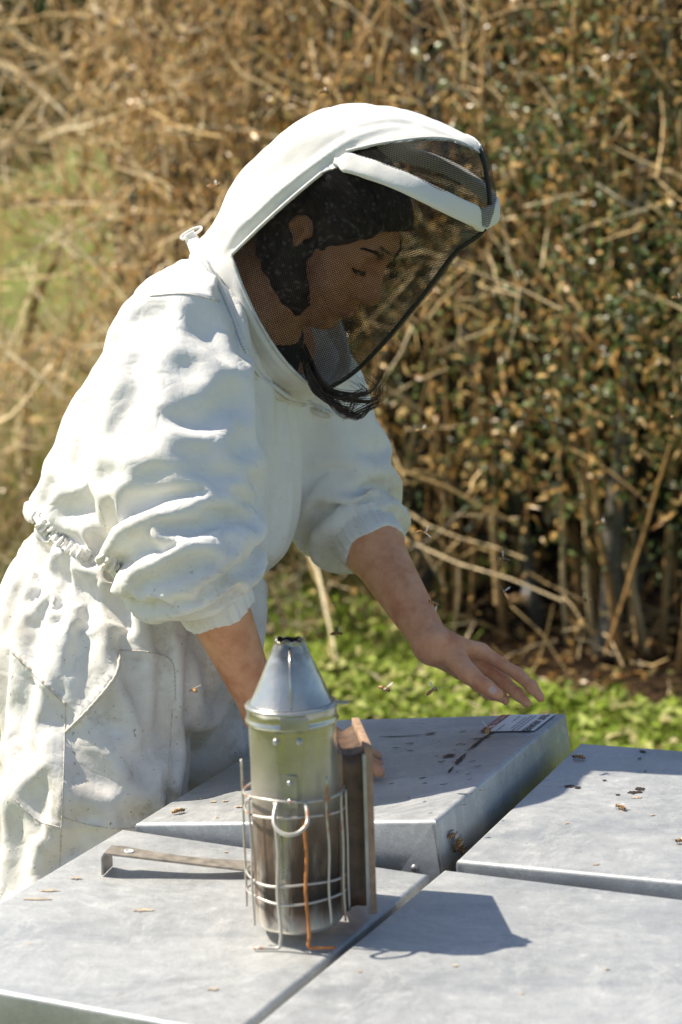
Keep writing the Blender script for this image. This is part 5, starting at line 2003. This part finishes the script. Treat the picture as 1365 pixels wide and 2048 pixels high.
zp = [first(u, v, .002) for u, v in ((398, 505), (420, 540), (440, 575), (458, 615), (474, 660), (492, 705), (515, 745), (548, 775), (582, 793), (612, 803), (650, 822), (692, 836))]
zp = [p for p in zp if p is not None]
P = spline(zp, 420)
V, F = tube(P, .0030*(1+.35*np.sign(np.sin(np.arange(420)*1.55))), 6)
obj('zipper', V, F, ZIP, cover)
P2 = np.array([q+np.array([-.006, 0, -.005]) for q in spline(zp, 60)])
V, F = tube(P2, .0045, 8)
obj('zip_tape', V, F, HCOT, cover)
rc = at(383, 466, 3.42)
P = [rc+RI*.0145*math.cos(t)+(UP*.6+FW*.5)*.0085*math.sin(t)+UP*.007*math.cos(t) for t in np.linspace(0, 2*math.pi, 28, endpoint=False)]
V, F = tube(P, .0019, 8, closed=True)
obj('pull_ring', V, F, ZIP, cover)
P = spline([rc-RI*.004, at(388, 485, 3.42), at(398, 505, 3.40), at(410, 540, 3.37)], 20)
V, F = tube(P, np.linspace(.0085, .014, 20), 8)
obj('pull_tab', V, F, HCOT, cover)

# ---- patches sewn on the coverall
def patch(name, corners, n, m_, off, mat, parent, curl=0.0):
    """cloth piece between four photo corners (tl, tr, br, bl), laid on the suit and lifted by off"""
    tl, tr_, br, bl = (np.array(c, float) for c in corners)
    V, lastp = [], None
    for j in range(m_+1):
        t = j/m_
        for i in range(n+1):
            s = i/n
            q = (tl*(1-s)+tr_*s)*(1-t)+(bl*(1-s)+br*s)*t
            p, nn = hit(ctree, *q)
            if p is None: return None
            V.append(p+nn*(off*min(1, 4*min(s, 1-s, t, 1-t)+.35)+curl*(1-t)**2))
    V = np.array(V)
    F = [(j*(n+1)+i, (j+1)*(n+1)+i, (j+1)*(n+1)+i+1, j*(n+1)+i+1) for j in range(m_) for i in range(n)]
    o = obj(name, V, F, mat, parent)
    md = o.modifiers.new('thickness', 'SOLIDIFY'); md.thickness = .0015
    return o


m = M('stained_cotton')
g2, g3 = m.noise(18, 6, 0.65), m.noise(190, 4, 0.7)
c = m.ramp(g2, [(0.35, (0.78, 0.76, 0.72)), (0.7, (0.62, 0.55, 0.46))])
c = m.mix(m.ramp(g3, [(0.64, 0.0), (0.72, 0.8)]), c, (0.26, 0.19, 0.12))
m.col(c).set(Roughness=0.85, Specular_IOR_Level=0.15)
m.bump(m.noise(60, 4), 0.3, 0.002)
STAIN = m.m
pk = patch('chest_pocket', ((540, 984), (594, 990), (578, 1110), (541, 1125)), 14, 18, .002, STAIN, cover)
if pk:
    patch('pocket_flap', ((541, 962), (570, 971), (562, 1003), (540, 992)), 8, 6, .010, COTTON, pk, .004)
    patch('pocket_flap', ((568, 984), (588, 968), (591, 988), (571, 1001)), 8, 6, .011, COTTON, pk, .005)

# ---- hair under the veil, loose strands below it
m = M('dark_hair')
m.col(m.ramp(m.noise(90, 3, 0.5, m.co((1, 1, 1))), [(0.3, (0.02, 0.012, 0.008)), (0.7, (0.07, 0.042, 0.027))])).set(Roughness=0.5, Specular_IOR_Level=0.5)
HAIR = m.m


_p0 = hp(-.045, .050, -.012)
FALL = [_p0, _p0+np.array([-.002, -.010, -.030]), _p0+np.array([0, -.014, -.060]), _p0+np.array([.006, -.012, -.090]), _p0+np.array([.016, -.006, -.118])]   # lengths hanging behind the ear


def hair_sdf(P):
    A = np.array([FH, NF, UH])
    q = (P-HF0)@A.T
    qs = q.copy(); qs[:, 1] = np.abs(qs[:, 1])
    I3 = np.eye(3)
    d = ell(qs, (-.016, 0, .046), I3, (.104, .082, .093))
    d = smin(d, ell(qs, (.02, 0, .052), I3, (.075, .070, .070)), .02)
    face = q[:, 0]*.86-q[:, 2]*.50-.026                      # hairline slants from forehead to in front of the ear
    d = smax(d, face, .012)
    ear = ell(qs, (-.008, .082, .004), I3, (.022, .03, .030))
    d = smax(d, -ear, .006)
    d = smin(d, chain(P, FALL, [.036, .034, .030, .024, .014], .02), .02)
    d = smin(d, chain(P, [hp(-.06, -.04, .0), hp(-.065, -.05, -.06), hp(-.04, -.05, -.12)], [.038, .036, .026], .02), .02)
    w_ = np.sin(q[:, 0]*180+30*q[:, 1]+6*np.sin(q[:, 2]*40))*.0018+np.sin(q[:, 2]*260+q[:, 0]*90)*.0010
    return d+w_


V, F = surface_nets(hair_sdf, HC-np.array([.2, .17, .24]), HC+np.array([.2, .17, .2]), .0042, pad=2.5)
hair_V, hair_F = relax(V, F, 1, .4), F
hair = obj('hair', hair_V, hair_F, HAIR, man)
mb = MB()
g = np.random.default_rng(5)
locks = [((606, 700), (640, 765), (690, 800), (735, 800), (762, 775), (750, 752)), ((600, 705), (640, 772), (690, 812), (730, 815), (760, 795), (766, 780)), ((606, 700), (645, 765), (700, 790), (742, 782), (768, 760), (760, 745)),
         ((604, 705), (628, 768), (655, 800), (690, 815), (715, 806), (722, 790)), ((600, 700), (635, 775), (680, 818), (725, 826), (745, 812), (750, 800)), ((602, 700), (630, 765), (668, 790), (712, 796), (735, 780), (730, 768))]
for k, lk in enumerate(locks):
    ph = g.normal(size=(len(lk), 3))
    for i in range(20):
        sp1, sp2 = g.normal(size=2)*np.array([1, 1]), g.normal()*.006
        pts_ = []
        for q_, (u, v) in enumerate(lk):
            wd = (2, 4, 5, 6, 7, 9)[min(q_, 5)]*(0.6+.5*q_/len(lk))
            pts_.append(at(u+sp1[0]*wd+ph[q_, 0]*5+4*math.sin(q_*2.1+k), v+sp1[1]*wd*.8+ph[q_, 1]*5+5*math.cos(q_*2.4+k*1.7), 3.385-.006*q_+sp2+.004*ph[q_, 2]))
        mb.tube(spline(pts_, 22), np.linspace(.0007, .0002, 22)*(.8+.4*g.random()), 4, cap=False)
for i in range(9):                                        # a lock falling over the brow
    e = np.array((800, 520))+g.normal(size=2)*5
    pts_ = [hp(.04, .045, .10)+g.normal(size=3)*.004, at(752+g.normal()*2, 470+g.normal()*2, 3.375), at(765+g.normal()*2, 498+g.normal()*2, 3.365), at(e[0], e[1], 3.37)]
    mb.tube(spline(pts_, 10), .0003, 4, cap=False)
mb.build('loose_strands', HAIR, hair, kind='stuff')
# combed strands over the hair so that it does not read as a cap
hb = BVHTree.FromPolygons([tuple(p) for p in hair_V], [tuple(int(i) for i in f) for f in hair_F])
mb = MB()
for i in range(420):
    th = g.uniform(-1.45, 1.45)
    ph0 = g.uniform(.15, .5)
    pts_ = []
    wob_ = g.normal(size=3)*.5
    for t in np.linspace(0, 1, 12):
        a = ph0+t*g.uniform(2.3, 2.4)
        p = hp(-.016+.13*math.cos(a), .11*math.sin(th)*(.75+.25*math.sin(a)), .046+.13*math.sin(a)*math.cos(th)-.10*max(0, t-.65))
        r = hb.find_nearest(Vector(p))
        pts_.append(np.array(r[0])+np.array(r[1])*(.0008+.0014*abs(math.sin(3*t+wob_[0])))+NF*.003*math.sin(5*t+wob_[1]*3))
    mb.tube(spline(pts_, 20), np.linspace(.0011, .0005, 20), 4, cap=False)
for i in range(160):                                       # wavy lengths behind the ear
    an = g.uniform(-1.9, 1.9); ph = g.uniform(0, 6.28)
    P = spline([FALL[k]+(NF*math.cos(an)+EF*math.sin(an))*(.036, .0345, .0305, .025, .016)[k]*(1+.06*g.normal())+.004*math.sin(ph+k*2)*EF for k in range(5)], 24)
    mb.tube(P, np.linspace(.0011, .0004, 24), 4, cap=False)
mb.build('strands', HAIR, hair, kind='stuff')
LIPS = plain('lips', (0.52, 0.20, 0.15), 0.4, var=0.15, sc=200).m


def on_face(f, n, u, off=.0):
    r = bvh.find_nearest(Vector(hp(f, n, u)))
    return np.array(r[0])+np.array(r[1])*off


for nm, us, ff, r_ in (('upper_lip', (-.0520, -.0478, -.0462), (.085, .095, .100), .0030), ('lower_lip', (-.0545, -.0575, -.0592), (.084, .092, .097), .0036)):
    P = spline([on_face(ff[0], .022, us[0], -.001), on_face(ff[1], .012, us[1], -.0012), on_face(ff[2], 0, us[2]+.0006, -.0014), on_face(ff[1], -.012, us[1], -.0012), on_face(ff[0], -.022, us[0], -.001)], 30)
    V, F = tube(P, r_*np.sin(np.linspace(.25, math.pi-.25, 30)), 8)
    obj(nm, V, F, LIPS, body)
# eyebrow and lashes
for s in (1, -1):
    q = MB()
    for i in range(190):
        t = g.random()
        p = on_face(.088-.016*t**2, s*(.012+.034*t), .0445+.007*math.sin(t*2.4)+g.normal()*.0014*(1.2-t), .0003)
        q.tube([p, p+NF*s*.005+UH*(.0015-.003*t)+FH*.0004], [.0005, .00015], 4, cap=False)
    q.build('eyebrow', HAIR, body)
    P = spline([on_face(.088, s*.018, .0165, .0002), on_face(.086, s*.025, .0130, .0002), on_face(.083, s*.034, .0120, .0002), on_face(.078, s*.044, .0150, .0002)], 24)
    V, F = tube(P, .0009, 6)
    obj('eyelid_line', V, F, HAIR, body)
    q = MB()
    for i in range(46):
        t = g.random()
        p = P[int(3+t*20)]
        q.tube([p, p+FH*.004-UH*.003+NF*s*.0015, p+FH*.006-UH*.0035+NF*s*.003], [.0005, .0003, .0001], 4, cap=False)
    q.build('eyelashes', HAIR, body)

# ---- boots
BOOT = plain('rubber_boot', (0.05, 0.05, 0.045), 0.6, var=0.3).m
for c in ((-.42, 3.42), (-.42, 3.78)):
    b0 = np.array([c[0], c[1], 0.0])
    fn = lambda P: smax(smin(seg(P, b0+[0, 0, .22], b0+[0, 0, .07], .062, .055), seg(P, b0+[0, 0, .055], b0+np.array([.15, -.05, .045]), .05, .048), .03), .004-P[:, 2], .006)
    V, F = surface_nets(fn, b0+[-.12, -.16, -.02], b0+[.26, .12, .32], .008, pad=2)
    obj('boot', V, F, BOOT, man)

# ================================================================== BEES
m = M('bee_abdomen')
sp = m.n('ShaderNodeSeparateXYZ'); m.l(m.co(), sp.inputs[0])
st_ = m.math('SINE', m.math('MULTIPLY', sp.outputs[0], 2*math.pi/.0021))
m.col(m.ramp(m.math('MULTIPLY_ADD', st_, .5, .5), [(0.35, (0.05, 0.028, 0.012)), (0.6, (0.52, 0.27, 0.075))])).set(Roughness=0.45)
ABD = m.m
FUZZ = plain('bee_fuzz', (0.36, 0.21, 0.08), 0.9, var=0.4, sc=900, bump=1.0).m
BHEAD = plain('bee_head', (0.05, 0.035, 0.02), 0.5, var=0.3).m
m = M('bee_wing')
m.rgb((0.75, 0.70, 0.62)).set(Roughness=0.25, Alpha=0.45)
WING = m.m


def ellm(c, r, n=12, k=8):
    V, F = [], []
    for j in range(k+1):
        t = math.pi*j/k
        for i in range(n):
            a = 2*math.pi*i/n
            V.append((c[0]-r[0]*math.cos(t), c[1]+r[1]*math.sin(t)*math.cos(a), c[2]+r[2]*math.sin(t)*math.sin(a)))
    for j in range(k):
        for i in range(n):
            F.append((j*n+i, j*n+(i+1) % n, (j+1)*n+(i+1) % n, (j+1)*n+i))
    return V, F


BEE_MESH = {}


def bee_parts(flying):
    if flying in BEE_MESH: return BEE_MESH[flying]
    L = []
    V, F = ellm((-.0050, 0, -.0006), (.0050, .0024, .0023)); V = np.array(V); V[:, 2] -= np.clip(-V[:, 0]-.004, 0, 1)*.25
    L.append(('abdomen', V, F, ABD))
    V, F = ellm((.0015, 0, 0), (.0026, .0022, .0022)); L.append(('thorax', np.array(V), F, FUZZ))
    V, F = ellm((.0047, 0, -.0006), (.0014, .0018, .0017)); L.append(('head', np.array(V), F, BHEAD))
    for s in (-1, 1):
        pts_ = []
        for t in np.linspace(0, 2*math.pi, 14, endpoint=False):
            x, y = .0045*math.cos(t)+.0042, .0016*math.sin(t)
            pts_.append((x, y))
        a = R(72) if flying else R(158)
        tilt = R(35) if flying else R(12)
        V = []
        for x, y in pts_:
            px, py = x*math.cos(a)-y*math.sin(a), x*math.sin(a)+y*math.cos(a)
            V.append((.0012+px, s*(py+.0008), .0018+abs(py)*math.tan(tilt)*.6+x*.08))
        V = np.array(V)
        V = np.concatenate([V, V+[0, 0, .00008]])
        n = len(pts_)
        F = [tuple(range(n)), tuple(range(2*n-1, n-1, -1))]+[(i, (i+1) % n, n+(i+1) % n, n+i) for i in range(n)]
        L.append(('wing', V, F, WING))
        for q, dx in enumerate((.0028, .0012, -.0006)):
            d = (.6, 0, -.7)[q]
            hh_ = -.0036 if not flying else -.0028
            V, F = tube([(dx, s*.0016, -.0012), (dx+d*.001, s*.0034, -.0008), (dx+d*.002, s*.0040, hh_), (dx+d*.003, s*.0046, hh_-.0002)], [.0003, .0003, .00022, .00015], 5)
            L.append(('leg', np.array(V), F, BHEAD))
        V, F = tube([(.0058, s*.0006, 0), (.0072, s*.0012, .0008), (.0085, s*.0016, .0002)], .00014, 4)
        L.append(('antenna', np.array(V), F, BHEAD))
    out = []
    for nm, V, F, mt in L:
        me = mesh_np('bee_'+nm, V, F)
        me.materials.append(mt)
        out.append((nm, me))
    BEE_MESH[flying] = out
    return out


def bee(p, rot, label, flying=True, sc=1.0):
    o = empty('honey_bee', p, label, 'bee', 'bees in the air' if flying else 'bees on the hive lids')
    o.rotation_euler = rot
    o.scale = (sc,)*3
    for nm, me in bee_parts(flying):
        c = bpy.data.objects.new(nm, me)
        COL.objects.link(c)
        c.parent = o
    return o


for u, v, d, rot, lab in (
    (1111, 846, 3.5, (.3, .3, .4), 'flying bee highest on the right, before dark leaves'),
    (845, 860, 4.2, (.2, .1, .0), 'flying bee just right of the far upper sleeve'),
    (849, 1066, 3.3, (.9, .4, .6), 'flying bee right of the far cuff with wings spread'),
    (1004, 1117, 3.4, (.7, .2, .8), 'flying bee above the blurred orange bee, wings spread'),
    (1010, 1185, 3.3, (.2, -.5, 2.2), 'flying bee just left of the blurred orange bee'),
    (1169, 1197, 3.5, (.5, .5, 1.0), 'flying bee farthest right of the pair beside the blurred bee'),
    (872, 1207, 3.3, (2.6, .2, .4), 'flying bee closest to the far forearm, above the wrist'),
    (676, 1266, 3.6, (.2, .1, .2), 'flying bee above the smoker nozzle to its right'),
    (771, 1377, 3.1, (.3, .3, -.6), 'flying bee between the smoker cone and the hovering hand'),
    (866, 1380, 3.2, (.3, -.3, .6), 'dark flying bee just below the hovering wrist'),
    (388, 1379, 3.0, (.2, .2, 1.9), 'flying bee in front of the white trouser pocket'),
    (976, 1458, 3.2, (.3, -.2, 1.4), 'flying bee next to the red band of the sticker'),
    (429, 371, 3.6, (.2, .1, .4), 'flying bee behind the hood at upper left'),
    (1261, 1060, 4.4, (.2, .4, 1.0), 'flying bee in front of the grey trunk at right'),
    (1204, 1046, 4.6, (.4, .2, .3), 'small flying bee left of the grey trunk'),
    (650, 183, 3.9, (.1, .1, .5), 'flying bee above the crown of the hood'),
    (1357, 596, 3.8, (.2, .3, .5), 'flying bee at the right edge of the picture'),
    (1345, 834, 3.9, (.2, .3, 1.5), 'flying bee low at the right edge beside bright leaves')):
    bee(at(u, v, d), rot, lab, True, 1.15)
bee(at(1046, 1196, 1.75), (.2, .1, .1), 'large blurred orange bee flying close to the camera', True, 1.0)
for key, u, v, rz, lab in ((3, 361, 1627, .3, 'crawling bee on the sunlit left corner of the tilted lid'), (2, 1155, 1519, 2.9, 'dark crawling bee in the shade on the right-hand lid'),
                           (2, 1240, 1619, 2.2, 'golden crawling bee at the shadow edge on the right-hand lid'), (2, 1362, 1688, 3.0, 'crawling bee at the right edge on the pale lid')):
    bee(lid_pt(key, u, v, .0050), (0, 0, rz), lab, False, 1.15)
o, ex, ey, n, W, L, lid = LIDS[3]
for i, (u, v) in enumerate(((902, 1668), (912, 1682), (906, 1694), (918, 1700))):    # cluster in the gap at the lid's corner
    d = nrm(at(u, v, 1)-CAM)
    q = o+ex*W
    nn = nrm(ex)
    t = ((q-CAM)@nn)/(d@nn)
    bb_ = bee(CAM+d*t+nn*.005, (1.2, .6*i, 1.1+.7*i), ('topmost', 'second', 'third', 'lowest')[i]+' bee of the cluster at the corner between the lids', False, 1.3)
